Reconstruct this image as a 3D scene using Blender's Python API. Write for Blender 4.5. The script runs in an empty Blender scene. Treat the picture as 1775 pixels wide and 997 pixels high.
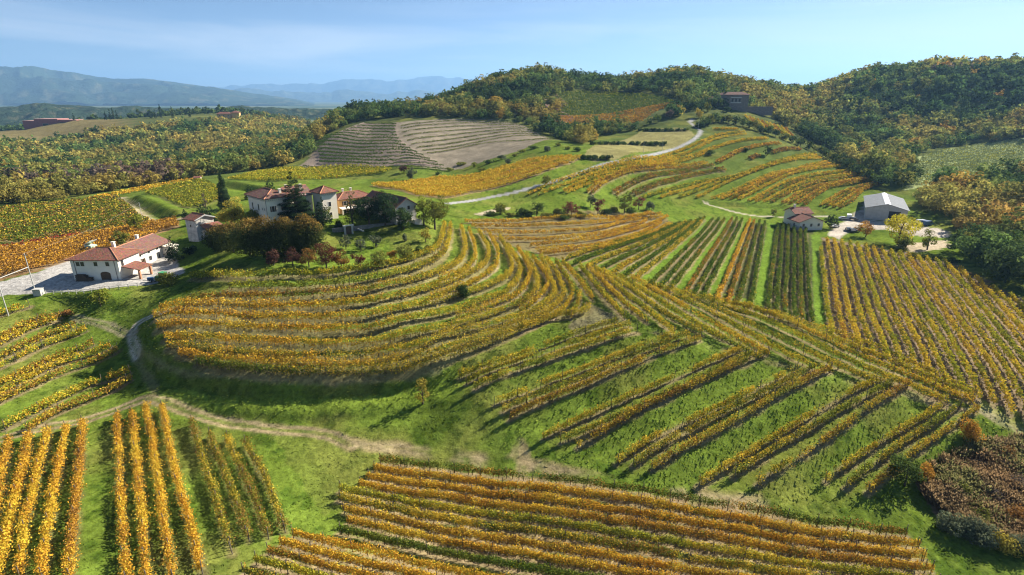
import bpy, bmesh, math, random
import numpy as np
from mathutils import Vector, Matrix
SC = bpy.context.scene
COL = SC.collection
rng = np.random.default_rng(7)
random.seed(7)
R = math.radians
# ------------------------------------------------------------------ camera, sky, sun, exposure
CAMZ, FPX, PITCH = 60.0, 960.0, R(18.9)
SUN_AZ, SUN_EL = R(57), R(34)            # azimuth measured clockwise from +Y
cd = bpy.data.cameras.new('camera'); cam = bpy.data.objects.new('camera', cd); COL.objects.link(cam)
cam.location = (0, 0, CAMZ); cam.rotation_euler = (R(90) - PITCH, 0, 0)
cd.sensor_width = 36; cd.lens = 36 * FPX / 1775; cd.clip_start = 1; cd.clip_end = 40000
SC.camera = cam
wd = bpy.data.worlds.new('World'); SC.world = wd; wd.use_nodes = True
nt = wd.node_tree; N = nt.nodes; L = nt.links
bg = N['Background']
sky = N.new('ShaderNodeTexSky'); sky.sky_type = 'NISHITA'; sky.sun_disc = False
sky.sun_elevation = SUN_EL; sky.sun_rotation = SUN_AZ
sky.air_density = 0.6; sky.dust_density = 0.42; sky.ozone_density = 2.5; sky.altitude = 500
tc = N.new('ShaderNodeTexCoord')
mp = N.new('ShaderNodeMapping'); mp.inputs['Scale'].default_value = (1.6, 1.6, 16); mp.inputs['Location'].default_value = (3.4, 4.6, 1.8); mp.inputs['Rotation'].default_value = (0.05, -0.07, 0.2)
L.new(tc.outputs['Generated'], mp.inputs['Vector'])
nz = N.new('ShaderNodeTexNoise'); nz.inputs['Scale'].default_value = 1.3; nz.inputs['Detail'].default_value = 8; nz.inputs['Roughness'].default_value = 0.55; nz.inputs['Distortion'].default_value = 0.6
L.new(mp.outputs['Vector'], nz.inputs['Vector'])
cr = N.new('ShaderNodeValToRGB'); cr.color_ramp.elements[0].position = 0.41; cr.color_ramp.elements[1].position = 0.68
cr.color_ramp.elements[0].color = (0, 0, 0, 1); cr.color_ramp.elements[1].color = (0.75, 0.75, 0.75, 1)
L.new(nz.outputs['Fac'], cr.inputs['Fac'])
sep = N.new('ShaderNodeSeparateXYZ'); L.new(tc.outputs['Generated'], sep.inputs[0])
mr = N.new('ShaderNodeMapRange'); mr.inputs['From Min'].default_value = 0.16; mr.inputs['From Max'].default_value = 0.05   # thin cloud bank low in the sky
mr.inputs['To Min'].default_value = 0.0; mr.inputs['To Max'].default_value = 1.0
L.new(sep.outputs['Z'], mr.inputs['Value'])
mm = N.new('ShaderNodeMath'); mm.operation = 'MULTIPLY'; L.new(cr.outputs['Color'], mm.inputs[0]); L.new(mr.outputs['Result'], mm.inputs[1])
up = N.new('ShaderNodeMapRange'); up.inputs['From Max'].default_value = 0.02; L.new(sep.outputs['Z'], up.inputs['Value']); m2 = N.new('ShaderNodeMath'); m2.operation = 'MULTIPLY'; L.new(mm.outputs[0], m2.inputs[0]); L.new(up.outputs['Result'], m2.inputs[1])      # none below the horizon
mix = N.new('ShaderNodeMix'); mix.data_type = 'RGBA'
L.new(m2.outputs[0], mix.inputs['Factor']); L.new(sky.outputs['Color'], mix.inputs['A']); mix.inputs['B'].default_value = (7.5, 7.9, 8.4, 1)
L.new(mix.outputs['Result'], bg.inputs['Color']); bg.inputs['Strength'].default_value = 0.05
sd = bpy.data.lights.new('sun', 'SUN'); sd.energy = 5.0; sd.angle = R(0.5); sd.color = (1, 0.93, 0.80)
so = bpy.data.objects.new('sun', sd); COL.objects.link(so)
SUNV = Vector((math.sin(SUN_AZ) * math.cos(SUN_EL), math.cos(SUN_AZ) * math.cos(SUN_EL), math.sin(SUN_EL)))
so.rotation_euler = SUNV.to_track_quat('Z', 'Y').to_euler(); so.location = (100, 100, 300)
vs = SC.view_settings; vs.view_transform = 'Standard'; vs.look = 'None'; vs.gamma = 1; vs.use_curve_mapping = False; vs.exposure = 1.4
cy = SC.cycles
cy.max_bounces = 5; cy.diffuse_bounces = 2; cy.glossy_bounces = 1; cy.transmission_bounces = 3; cy.transparent_max_bounces = 4; cy.volume_bounces = 0; cy.filter_width = 1.15

# ------------------------------------------------------------------ terrain: heights fitted to surveyed points
SP, CP = math.sin(PITCH), math.cos(PITCH)
def ray(px, py):
    x = (np.asarray(px, float) - 887.5) / FPX; y = (498.5 - np.asarray(py, float)) / FPX
    return x, CP + SP * y, -(SP - CP * y)
def world(px, py, D):
    a, b, c = ray(px, py); return a * D, b * D, CAMZ + c * D
SURVEY = [  # photo column, photo row, metres below the camera
 (0,997,57),(300,997,58.3),(500,930,60.3),(700,997,62.5),(1000,997,64),(1300,997,64.5),(1600,997,64.5),(1775,997,63.5),
 (0,850,57.8),(250,850,58.6),(500,830,60),(0,770,57.6),(270,700,56.6),(420,745,58.8),(600,770,60),(880,800,60.2),(1200,862,61.8),(1480,882,62.8),(1620,920,63.3),
 (1000,900,62.5),(1700,850,62.6),(1775,850,62),(1775,760,59.5),(1700,940,63.4),(1700,712,57),
 (795,650,53.5),(855,706,56),(940,766,58.5),(1069,806,59.8),(1212,843,61.2),(1432,834,61.2),(1498,860,62),
 (1069,558,48.5),(1105,575,49.3),(1216,590,50.6),(1331,614,52),(1441,643,53.2),(1576,670,55),(1690,708,57),
 (396,478,42),(547,476,42),(645,465,42),(726,445,42),(757,431,42),(768,407,42),(771,388,42.2),
 (266,553,47),(416,551,47),(547,553,47),(735,528,47),(864,489,46.7),(888,469,46.3),(880,438,45.5),(866,418,45),
 (416,643,52.5),(547,651,52.7),(735,635,52),(848,600,51),(953,555,49.5),(1003,545,48.7),(330,626,52),
 (547,692,56.2),(735,680,56),(547,742,59),(735,735,58.7),(380,690,56),
 (560,392,37.5),(470,392,37.7),(650,383,37.5),(710,382,37.8),(650,418,40.6),(590,420,40.2),(700,420,40.6),(740,400,39.5),(430,400,39),(400,440,42),(345,425,43.5),
 (130,488,46),(210,488,46),(300,472,46),(60,500,46.5),(0,490,46.5),(160,465,46),(230,495,46.3),(280,440,45.5),
 (0,541,49),(105,546,50.3),(0,617,53),(132,562,51.8),(162,592,53.3),(0,689,56.2),(222,640,55.4),(75,705,57.2),(170,520,47.7),(200,560,51.2),(235,575,51.8),(250,520,48),(320,500,46),
 (0,420,47),(150,400,46.3),(250,370,45.8),(0,360,49),(230,338,47),(340,318,46.3),(380,360,44),(120,440,46.5),
 (500,303,45),(650,303,43.5),(690,333,41.5),(600,340,41),(780,352,41),(850,295,37),(940,322,38.8),(1000,283,32.5),(1100,272,31.5),(1200,237,26),(1213,222,22),
 (770,291,41),(550,289,45.5),(660,250,31),(690,213,20),(590,240,30.5),(640,225,25.5),(600,270,38.5),(720,250,30),(950,241,26.5),(830,207,17.5),(880,262,32),
 (1350,247,30.5),(1500,310,45),(1520,332,48.5),(1300,360,52),(1100,352,48),(900,352,43.5),(1200,290,40),(1400,290,42),
 (1300,373,53),(805,384,43),(1130,369,50),(935,441,46),(1040,461,46),(1028,415,47.5),(1167,494,47.6),(1300,521,49.8),(1425,553,53.6),(1240,430,50.5),
 (1045,469,45.6),(1157,497,47),(1272,526,48.8),(1339,543,50),(1500,597,53),(1400,629,52.5),
 (1430,415,54),(1580,443,54.3),(1741,504,55),(1775,600,55.8),(1775,700,57),(1410,396,53.6),(1530,386,53.2),(1640,412,53.3),
 (1600,321,47),(1775,301,42),(1600,266,40.5),(1775,246,33),
]
SURVEYD = [  # photo column, photo row, distance along the axis
 (940,128,640),(850,147,600),(700,196,560),(1100,143,650),(1200,130,660),(1330,155,690),(1390,163,720),(1500,140,620),(1640,124,600),(1775,115,600),
 (940,180,525),(1050,166,560),(1050,211,480),(1100,232,425),(1270,182,520),(600,197,600),
 (1450,272,424),(1600,231,500),(1700,202,520),(1700,152,570),(1450,202,560),(1550,170,580),(960,240,430),
 (0,236,820),(120,206,950),(230,206,930),(100,240,840),(300,207,900),(400,197,1100),
]
SURVEYW = [  # x, y, metres below the camera
 (230,260,50),(200,225,52.5),(280,240,46),(-330,430,58),(-270,500,57),(-420,700,60),(-230,700,46),
 (0,0,66),(-80,30,60),(90,30,66),(0,-120,68),(220,0,64),(-220,20,56),(200,90,57),(250,150,52),(-200,120,48),(-260,-200,66),(260,-200,66),
 (-600,300,62),(600,200,30),(650,450,0),
 (0,1150,50),(400,1150,30),(800,1000,20),(-400,1300,66),(-900,1200,72),(-1200,500,75),(-1200,-500,78),(1200,0,50),(1300,-900,70),(0,-1300,80),
 (0,2200,82),(-2000,2000,82),(2000,2000,80),(-2500,0,82),(2500,0,82),(0,-2500,82),(-2000,-2000,82),(2000,-2000,82),
 (0,6000,84),(-6000,6000,84),(6000,6000,84),(-9000,0,84),(9000,0,84),(0,-9000,84),(-9000,9000,84),(9000,9000,84),(-6000,-6000,84),(6000,-6000,84),(0,11000,84),
]
pts = []
for px, py, h in SURVEY:
    a, b, c = ray(px, py); D = h / -c; pts.append((a * D, b * D, -h))
for px, py, D in SURVEYD:
    a, b, c = ray(px, py); pts.append((a * D, b * D, c * D))
for x, y, h in SURVEYW: pts.append((x, y, -h))
pts = np.array(pts)
def warp(x, y):
    y = y - 40.0; r = np.hypot(x, y) + 1e-6; k = np.arcsinh(r / 60.0) / r
    return x * k, y * k
def tps(d2): return 0.5 * d2 * np.log(d2 + 1e-12)
wx, wy = warp(pts[:, 0], pts[:, 1]); n = len(pts)
K = tps((wx[:, None] - wx[None]) ** 2 + (wy[:, None] - wy[None]) ** 2) + np.eye(n) * 0.0015
P = np.c_[np.ones(n), wx, wy]
A = np.block([[K, P], [P.T, np.zeros((3, 3))]])
sol = np.linalg.solve(A, np.r_[pts[:, 2], np.zeros(3)])
def tps_eval(x, y):
    x = np.ravel(x); y = np.ravel(y); out = np.empty(len(x))
    for i in range(0, len(x), 40000):
        u, v = warp(x[i:i+40000], y[i:i+40000])
        d2 = (u[:, None] - wx[None]) ** 2 + (v[:, None] - wy[None]) ** 2
        out[i:i+40000] = tps(d2) @ sol[:n] + sol[n] + sol[n+1] * u + sol[n+2] * v
    return np.clip(out, -90, 70) + CAMZ
def axis(lo, fine_lo, fine_hi, hi, step, mid_lo, mid_hi, mstep, g=1.13):
    a = list(np.arange(fine_lo, fine_hi, step))
    x, s = fine_hi, step
    while x < hi:
        a.append(x); s = min(s * g, mstep) if x < mid_hi else s * g; x += s
    a.append(hi)
    x, s = fine_lo, step; b = []
    while True:
        s = min(s * g, mstep) if x > mid_lo else s * g; x -= s
        if x <= lo: break
        b.append(x)
    b.append(lo)
    return np.array(b[::-1] + a)
GX = axis(-25000, -128, 125, 25000, 0.44, -420, 460, 2.6)
GY = axis(-9000, 52, 200, 25000, 0.44, -20, 620, 2.2)
NX, NY = len(GX), len(GY)
MX, MY = np.meshgrid(GX, GY)                     # [iy, ix]
ZT = tps_eval(MX, MY).reshape(NY, NX)
def sample(Z, x, y):
    x = np.asarray(x, float); y = np.asarray(y, float)
    i = np.clip(np.searchsorted(GX, x) - 1, 0, NX - 2); j = np.clip(np.searchsorted(GY, y) - 1, 0, NY - 2)
    u = (x - GX[i]) / (GX[i+1] - GX[i]); v = (y - GY[j]) / (GY[j+1] - GY[j])
    return (Z[j, i] * (1-u) + Z[j, i+1] * u) * (1-v) + (Z[j+1, i] * (1-u) + Z[j+1, i+1] * u) * v
def ground(x, y): return sample(ZT, x, y)
TS = np.geomspace(45, 3000, 1500)
def unproj(p, lift=0.0):
    """photo points -> places on the ground (lift: aim that far above the ground)"""
    out = []
    for q in p:
        a, b, c = ray(q[0], q[1])
        if len(q) > 2 and q[2] > 0: out.append((a * q[2], b * q[2])); continue
        d = CAMZ + c * TS - ground(a * TS, b * TS) - lift
        k = np.argmax(d < 0)
        if d[k] >= 0: k = np.argmin(d)
        t = TS[k] if k == 0 or d[k] >= 0 else TS[k-1] + (TS[k] - TS[k-1]) * d[k-1] / (d[k-1] - d[k])
        out.append((a * t, b * t))
    return np.array(out)
def smooth_line(p, step=1.0):
    """resampled Catmull-Rom curve through points"""
    p = np.asarray(p, float)
    if len(p) > 2:
        q = np.vstack([2 * p[0] - p[1], p, 2 * p[-1] - p[-2]]); o = []
        for i in range(len(p) - 1):
            t = np.linspace(0, 1, 12, endpoint=False)[:, None]; a, b, c, d = q[i], q[i+1], q[i+2], q[i+3]
            o.append(0.5 * ((2*b) + (c-a)*t + (2*a-5*b+4*c-d)*t*t + (3*b-a-3*c+d)*t**3))
        p = np.vstack(o + [p[-1:]])
    s = np.r_[0, np.cumsum(np.hypot(*np.diff(p, axis=0).T))]
    m = max(2, int(s[-1] / step) + 1); t = np.linspace(0, s[-1], m)
    return np.c_[np.interp(t, s, p[:, 0]), np.interp(t, s, p[:, 1])]
def inpoly(x, y, poly):
    r = np.zeros(np.shape(x), bool); j = len(poly) - 1
    for i in range(len(poly)):
        xi, yi = poly[i]; xj, yj = poly[j]
        if yi != yj: r ^= ((yi > y) != (yj > y)) & (x < (xj - xi) * (y - yi) / (yj - yi) + xi)
        j = i
    return r
# ------------------------------------------------------------------ shared helpers
def vnoise(x, y, scale, seed):
    g = np.random.default_rng(seed).random((256, 256)); x = np.asarray(x) / scale + 1000.3; y = np.asarray(y) / scale + 1000.7
    i = np.floor(x).astype(int); j = np.floor(y).astype(int); u = x - i; v = y - j
    u = u*u*(3-2*u); v = v*v*(3-2*v); i &= 255; j &= 255; i1 = (i+1) & 255; j1 = (j+1) & 255
    return (g[j, i]*(1-u) + g[j, i1]*u)*(1-v) + (g[j1, i]*(1-u) + g[j1, i1]*u)*v
def fnoise(x, y, scale, seed, octs=3):
    s = 0; a = 1; t = 0
    for k in range(octs): s = s + a * vnoise(x, y, scale / 2**k, seed + k); t += a; a *= 0.55
    return s / t
def mesh_quads(name, V, F, mat, cols=None, smooth=False):
    me = bpy.data.meshes.new(name); k = F.shape[1]
    me.vertices.add(len(V)); me.vertices.foreach_set('co', np.ascontiguousarray(V, np.float32).ravel())
    me.loops.add(F.size); me.loops.foreach_set('vertex_index', np.ascontiguousarray(F, np.int32).ravel())
    me.polygons.add(len(F)); me.polygons.foreach_set('loop_start', np.arange(0, F.size, k, dtype=np.int32))
    if smooth: me.polygons.foreach_set('use_smooth', np.ones(len(F), bool))
    me.update(calc_edges=True)
    if cols is not None:
        at = me.color_attributes.new('Col', 'FLOAT_COLOR', 'POINT')
        at.data.foreach_set('color', np.c_[cols, np.ones(len(cols))].astype(np.float32).ravel())
    if mat: me.materials.append(mat)
    return me
def link(name, me, parent=None, loc=None):
    o = bpy.data.objects.new(name, me); COL.objects.link(o)
    if parent: o.parent = parent
    if loc is not None: o.location = loc
    return o
def tag(o, label=None, cat=None, group=None, kind=None):
    if label: o['label'] = label
    if cat: o['category'] = cat
    if group: o['group'] = group
    if kind: o['kind'] = kind
    return o
def unit(a): return a / (np.linalg.norm(a, axis=1, keepdims=True) + 1e-9)
def leaf_quads(c, size, nrm, rs, aspect=0.75):
    """N little leaf faces at c, facing nrm"""
    t = unit(np.cross(nrm, rs.normal(size=c.shape))); b = np.cross(nrm, t)
    t = t * (size * 0.5)[:, None]; b = b * (size * 0.5 * aspect)[:, None]
    V = np.stack([c - t - b*0.6, c + t*0.35 - b, c + t + b*0.6, c - t*0.35 + b], 1).reshape(-1, 3)
    return V
def new_mat(name):
    m = bpy.data.materials.new(name); m.use_nodes = True; m.node_tree.nodes.clear()
    nt = m.node_tree; o = nt.nodes.new('ShaderNodeOutputMaterial')
    return m, nt, o
def leaf_material(name, transl=0.35):
    m, nt, o = new_mat(name); N = nt.nodes; L = nt.links
    at = N.new('ShaderNodeAttribute'); at.attribute_name = 'Col'
    oi = N.new('ShaderNodeObjectInfo')
    mx = N.new('ShaderNodeMix'); mx.data_type = 'RGBA'; mx.blend_type = 'MULTIPLY'; mx.inputs['Factor'].default_value = 1
    L.new(at.outputs['Color'], mx.inputs['A']); L.new(oi.outputs['Color'], mx.inputs['B'])
    d = N.new('ShaderNodeBsdfDiffuse'); t = N.new('ShaderNodeBsdfTranslucent'); s = N.new('ShaderNodeMixShader'); s.inputs[0].default_value = transl
    L.new(mx.outputs['Result'], d.inputs['Color']); L.new(mx.outputs['Result'], t.inputs['Color'])
    L.new(d.outputs[0], s.inputs[1]); L.new(t.outputs[0], s.inputs[2]); L.new(s.outputs[0], o.inputs['Surface'])
    return m
def simple_mat(name, col, rough=0.85, var=0.25, scale=1.5, bump=0.0, spec=0.25, metal=0.0):
    m, nt, o = new_mat(name); N = nt.nodes; L = nt.links
    b = N.new('ShaderNodeBsdfPrincipled'); b.inputs['Roughness'].default_value = rough; b.inputs['Specular IOR Level'].default_value = spec; b.inputs['Metallic'].default_value = metal
    tc = N.new('ShaderNodeTexCoord'); nz = N.new('ShaderNodeTexNoise'); nz.inputs['Scale'].default_value = scale; nz.inputs['Detail'].default_value = 6; nz.inputs['Roughness'].default_value = 0.65
    L.new(tc.outputs['Object'], nz.inputs['Vector'])
    mr = N.new('ShaderNodeMapRange'); mr.inputs['From Min'].default_value = 0.3; mr.inputs['From Max'].default_value = 0.7; mr.inputs['To Min'].default_value = 1 - var; mr.inputs['To Max'].default_value = 1 + var
    L.new(nz.outputs['Fac'], mr.inputs['Value'])
    mx = N.new('ShaderNodeMix'); mx.data_type = 'RGBA'; mx.blend_type = 'MULTIPLY'; mx.inputs['Factor'].default_value = 1
    mx.inputs['A'].default_value = (*col, 1); L.new(mr.outputs['Result'], mx.inputs['B']); L.new(mx.outputs['Result'], b.inputs['Base Color'])
    if bump:
        bp = N.new('ShaderNodeBump'); bp.inputs['Strength'].default_value = bump; bp.inputs['Distance'].default_value = 0.1
        L.new(nz.outputs['Fac'], bp.inputs['Height']); L.new(bp.outputs[0], b.inputs['Normal'])
    L.new(b.outputs[0], o.inputs['Surface'])
    return m
M_LEAF = leaf_material('vine_leaves', 0.27)
M_CROWN = leaf_material('tree_leaves', 0.40)
M_GRASS = leaf_material('grass_blades', 0.5)
M_POST = simple_mat('weathered_post', (0.16, 0.13, 0.10))
M_BARK = simple_mat('bark', (0.10, 0.075, 0.055), scale=6)
WORDS = ['first','second','third','fourth','fifth','sixth','seventh','eighth','ninth','tenth','eleventh','twelfth','thirteenth','fourteenth','fifteenth','sixteenth','seventeenth','eighteenth','nineteenth','twentieth']
TENS = {2: 'twenty', 3: 'thirty', 4: 'forty', 5: 'fifty'}
def nth(i):
    if i <= 20: return WORDS[i-1]
    t, u = divmod(i, 10)
    return TENS[t][:-1] + 'ieth' if u == 0 else TENS[t] + '-' + WORDS[u-1]

# ------------------------------------------------------------------ where the vine rows stand (traced at canopy height)
C_ = dict(gold=(.60,.42,.045), orange=(.58,.32,.035), rust=(.34,.18,.04), lime=(.38,.36,.03), olive=(.18,.20,.028), green=(.085,.14,.02), brown=(.20,.13,.045), red=(.28,.055,.03), sage=(.19,.23,.09))
ROWS = []      # dicts: line (world), style, plot, dens, width, label
def add(plot, px, style, lift=1.1, raw=None, **k):
    w = raw if raw is not None else smooth_line(unproj(px, lift), 1.0)
    ROWS.append(dict(plot=plot, line=w, style=style, **k))
def band(plot, up, lo, n, styles, lift=1.1, **k):
    a = smooth_line(unproj(up, lift), 1.0); b = smooth_line(unproj(lo, lift), 1.0); t = np.linspace(0, 1, 80)
    f = lambda l: np.c_[np.interp(t, np.linspace(0, 1, len(l)), l[:, 0]), np.interp(t, np.linspace(0, 1, len(l)), l[:, 1])]
    a, b = f(a), f(b)
    for i in range(n):
        q = i / max(1, n-1); add(plot, None, styles[i % len(styles)], raw=smooth_line((a*(1-q) + b*q)[::6], 1.0), **k)
def fill(plot, poly_px, dirpx, spacing, styles, lift=0.0, minlen=4, **k):
    """parallel straight rows that fill a field"""
    poly = unproj(poly_px, lift); d = unproj(dirpx, lift); d = d[1] - d[0]; d = d / np.hypot(*d); nn = np.array([-d[1], d[0]])
    c = poly @ nn; al = poly @ d; vals = np.arange(c.min() + spacing*0.4, c.max(), spacing); n0 = len(ROWS)
    for i, v in enumerate(vals):
        xs = []
        for j in range(len(poly)):
            c0, c1 = c[j-1], c[j]
            if (c0 > v) != (c1 > v): q = (v - c0) / (c1 - c0); xs.append(al[j-1] + q * (al[j] - al[j-1]))
        xs.sort()
        for a, b in zip(xs[::2], xs[1::2]):
            a += rng.uniform(-.4, .4); b += rng.uniform(-.4, .4)
            if b - a > minlen:
                add(plot, None, styles[i % len(styles)] if isinstance(styles, list) else styles(i, len(vals)), raw=smooth_line(np.array([d*a + nn*v, d*b + nn*v]), 1.0), **k)
    return n0
S_OR = dict(gold=4, orange=3, rust=1, olive=1); S_GO = dict(gold=4.5, orange=1.2, lime=2, olive=1.2); S_MIX = dict(gold=4, lime=3, olive=2, orange=1)
S_GR = dict(olive=4, green=4, lime=1.5, rust=.4); S_LI = dict(lime=5, gold=3, olive=2); S_DK = dict(green=4, olive=4, rust=1.2, orange=.5); S_BR = dict(rust=4, brown=3, gold=2, olive=1)
# A: straight rows running away at the lower left
for i, p in enumerate([[(14,760),(0,832),(-25,960)],[(50,753),(29,849),(0,966),(-8,1005)],[(83,744),(54,858),(31,995)],[(114,737),(95,833),(73,1000)],[(143,729),(134,833),(122,1000)],
    [(202,715),(208,833),(217,1003)],[(227,713),(240,820),(255,1003)],[(253,701),(270,801),(299,1003)],[(280,701),(305,823),(349,985)],
    [(332,728),(359,817),(401,950)],[(362,750),(394,829),(431,931)],[(393,756),(426,829),(464,925)],[(424,763),(455,817),(493,912)]]):
    add('A', p, [S_OR,S_OR,S_OR,dict(gold=4,orange=4),dict(rust=3,orange=2,gold=2)][i % 5] if i < 9 else dict(gold=3, olive=3, rust=2, green=1.5), dens=1.25, width=.32)
# B: flat plot at the bottom
b0, b1 = unproj([(657,794),(1574,920)], 1.2); dB = (b1-b0)/np.hypot(*(b1-b0)); nB = np.array([dB[1], -dB[0]])
leftB = unproj([(657,794),(627,834),(578,846),(590,866),(600,898),(585,915),(512,915),(478,940),(432,975),(405,1003),(380,1040)], 1.2)
rightB = unproj([(1574,920),(1597,943),(1606,964),(1622,989),(1640,1040)], 1.2)
lc, la = (leftB-b0) @ nB, (leftB-b0) @ dB; rc, ra = (rightB-b0) @ nB, (rightB-b0) @ dB
vB = 0.0; k = 0
while vB < 28:
    a = np.interp(vB, np.maximum.accumulate(lc), la); b = np.interp(vB, np.maximum.accumulate(rc), ra)
    bow = np.array([b0 + nB*vB + dB*s for s in np.linspace(a, b, 9)])
    add('B', None, [S_GR, dict(orange=4,gold=3,rust=1.5), S_OR, dict(gold=3,orange=2,rust=2,olive=1), S_MIX, dict(gold=3,olive=2,rust=2), dict(orange=3,gold=2,rust=2), S_OR][k % 8] if k else dict(olive=3,green=2,rust=2,gold=1), raw=smooth_line(bow, 1.0), dens=1.15, width=.22)
    vB += 2.05 + (0.7 if k == 8 else 0); k += 1
# C: terraces of three rows each
CG = [[[(795,644),(894,612),(991,579),(1069,554)],[(807,656),(946,609),(1093,560)],[(822,669),(982,612),(1105,570)]],
 [[(855,696),(979,648),(1099,603),(1168,578)],[(870,708),(1036,645),(1195,579)],[(882,720),(1039,657),(1216,585)]],
 [[(940,755),(1051,702),(1156,657),(1283,604)],[(970,763),(1111,705),(1305,613)],[(1000,769),(1099,717),(1331,609)]],
 [[(1069,796),(1135,754),(1249,702),(1384,634)],[(1096,802),(1171,757),(1413,636)],[(1129,808),(1210,764),(1441,638)]],
 [[(1212,833),(1324,765),(1514,659)],[(1274,819),(1379,755),(1544,666)],[(1313,833),(1425,765),(1576,664)]],
 [[(1432,824),(1553,746),(1638,696)],[(1466,838),(1562,769),(1668,700)],[(1505,848),(1594,778),(1695,705)]]]
for g, G in enumerate(CG):
    for r, p in enumerate(G):
        add('C%d' % g, p, [dict(gold=4,lime=2,orange=1.5), dict(gold=3,olive=3,lime=2), dict(rust=2.5,gold=2.5,olive=2)][r] if g else S_MIX, dens=.95, width=.23, gaps=.25)
# G: long rows down the ridge
for i, p in enumerate([[(1005,459),(1042,504),(1083,548)],[(1018,460),(1076,518),(1123,555)],[(1030,462),(1089,511),(1170,575)],[(1045,467),(1137,531),(1218,575)],[(1069,474),(1170,538),(1299,606)],
    [(1093,479),(1204,541),(1333,612)],[(1123,487),(1238,541),(1400,629),(1441,638)],[(1157,496),(1272,545),(1407,609),(1500,650),(1576,664)],[(1191,506),(1339,558),(1500,636),(1645,692)],
    [(1225,513),(1373,558),(1500,619),(1688,694)],[(1272,524),(1390,562),(1500,606),(1692,687)],[(1339,541),(1420,566),(1500,594),(1690,680)]]):
    add('G', p, [S_MIX, S_GO, S_MIX, dict(olive=3,gold=2,lime=2)][i % 4], dens=.95, width=.29)
# H: curved rows round the castle hill
HR = [[(330,478),(396,476),(480,474),(547,473),(645,462),(726,442),(757,428),(768,405),(771,386)],
 [(396,496),(470,495),(547,492),(645,481),(735,459),(770,436),(779,410),(781,388)],
 [(330,517),(449,512),(547,509),(645,499),(735,478),(790,455),(806,430),(800,392)],
 [(277,534),(416,529),(547,529),(645,520),(735,500),(800,478),(840,456),(846,430),(830,400)],
 [(266,550),(416,548),(547,550),(645,543),(735,525),(800,508),(864,486),(888,466),(880,435),(866,410)],
 [(272,567),(416,566),(547,571),(645,566),(735,547),(800,533),(842,517),(882,501),(902,475),(896,450),(880,424)],
 [(285,585),(416,590),(547,595),(645,590),(735,573),(810,555),(870,535),(910,519),(930,500),(930,480),(912,440)],
 [(290,601),(416,611),(547,616),(645,612),(735,596),(780,577),(898,548),(935,532),(958,513),(960,496),(938,445)],
 [(310,614),(416,626),(547,632),(645,630),(735,614),(820,588),(895,563),(953,535),(973,516),(976,497),(948,448)],
 [(340,628),(416,640),(547,647),(645,645),(735,632),(848,597),(953,552),(1003,542),(1022,529)]]
HX = [[(760,484),(808,464),(824,437),(813,396)],[(745,514),(815,488),(858,462),(862,432),(848,404)],[(790,547),(840,530),(873,518),(904,502),(918,474),(912,452),(898,430)],
 [(900,536),(929,518),(947,498),(948,480),(922,443)],[(900,574),(963,546),(984,523),(991,498),(963,453)],[(990,550),(1001,530),(1005,507)],[(1028,516),(1000,480),(976,454)]]
for i, p in enumerate(HR): add('H', p, [dict(olive=3,lime=2,gold=2),dict(olive=3,lime=2,rust=1.5),dict(gold=2,rust=2,olive=2),S_OR,S_OR,S_OR,dict(orange=4,gold=3,olive=2),dict(orange=3,gold=2,green=3),dict(orange=4,gold=2,olive=1.5),dict(olive=3,green=2,gold=2)][i], dens=1.05, width=.31, hs=1.22, right=dict(lime=3,gold=3.5,olive=2.5,rust=1))
for p in HX: add('X', p, dict(gold=4,orange=1.5,lime=2,olive=2), dens=.95, width=.26, hs=1.15)
# I: rows on the left slope
for i, p in enumerate([[(-30,556),(0,541),(51,526)],[(-30,596),(0,583),(54,556),(105,544)],[(-30,606),(0,592),(60,563),(100,551)],[(-30,628),(0,617),(75,580),(132,562)],[(-30,644),(0,632),(84,592),(150,568)],
    [(-30,678),(0,665),(90,620),(162,592)],[(-30,690),(0,677),(105,626),(192,597)],[(-30,704),(0,690),(120,637),(204,603)],[(5,737),(80,700),(150,665),(225,638)],[(45,742),(120,702),(228,650)]]):
    add('I', p, [dict(gold=4,lime=2,orange=2),dict(gold=3,rust=2,lime=2)][i % 2], dens=.95, width=.36, gaps=.1)
# E, F: rows swinging round the saddle
for p in [[(805,382),(935,379),(1059,376),(1130,367)],[(817,390),(919,390),(1028,385),(1105,373),(1146,370)],[(839,401),(935,402),(1028,396),(1090,382),(1149,373)],[(854,413),(950,413),(1043,404),(1121,381)],
    [(919,424),(1028,413),(1090,399),(1158,374)],[(929,433),(1028,424),(1090,410),(1146,385)],[(935,439),(991,433),(1059,425),(1108,412),(1161,387)]]:
    add('E', p, dict(gold=4,orange=2.5,rust=1.2,olive=1), dens=1, width=.29)
for p in [[(1165,388),(975,450)],[(1180,385),(995,456)],[(1190,384),(1018,462)],[(1199,382),(1040,467)],[(1207,381),(1062,472)],[(1214,379),(1084,477)],[(1222,376),(1104,481)]]:
    add('F', p, [S_GR, dict(olive=3,gold=2,rust=1)][len(ROWS) % 2], dens=1, width=.29)
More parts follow.
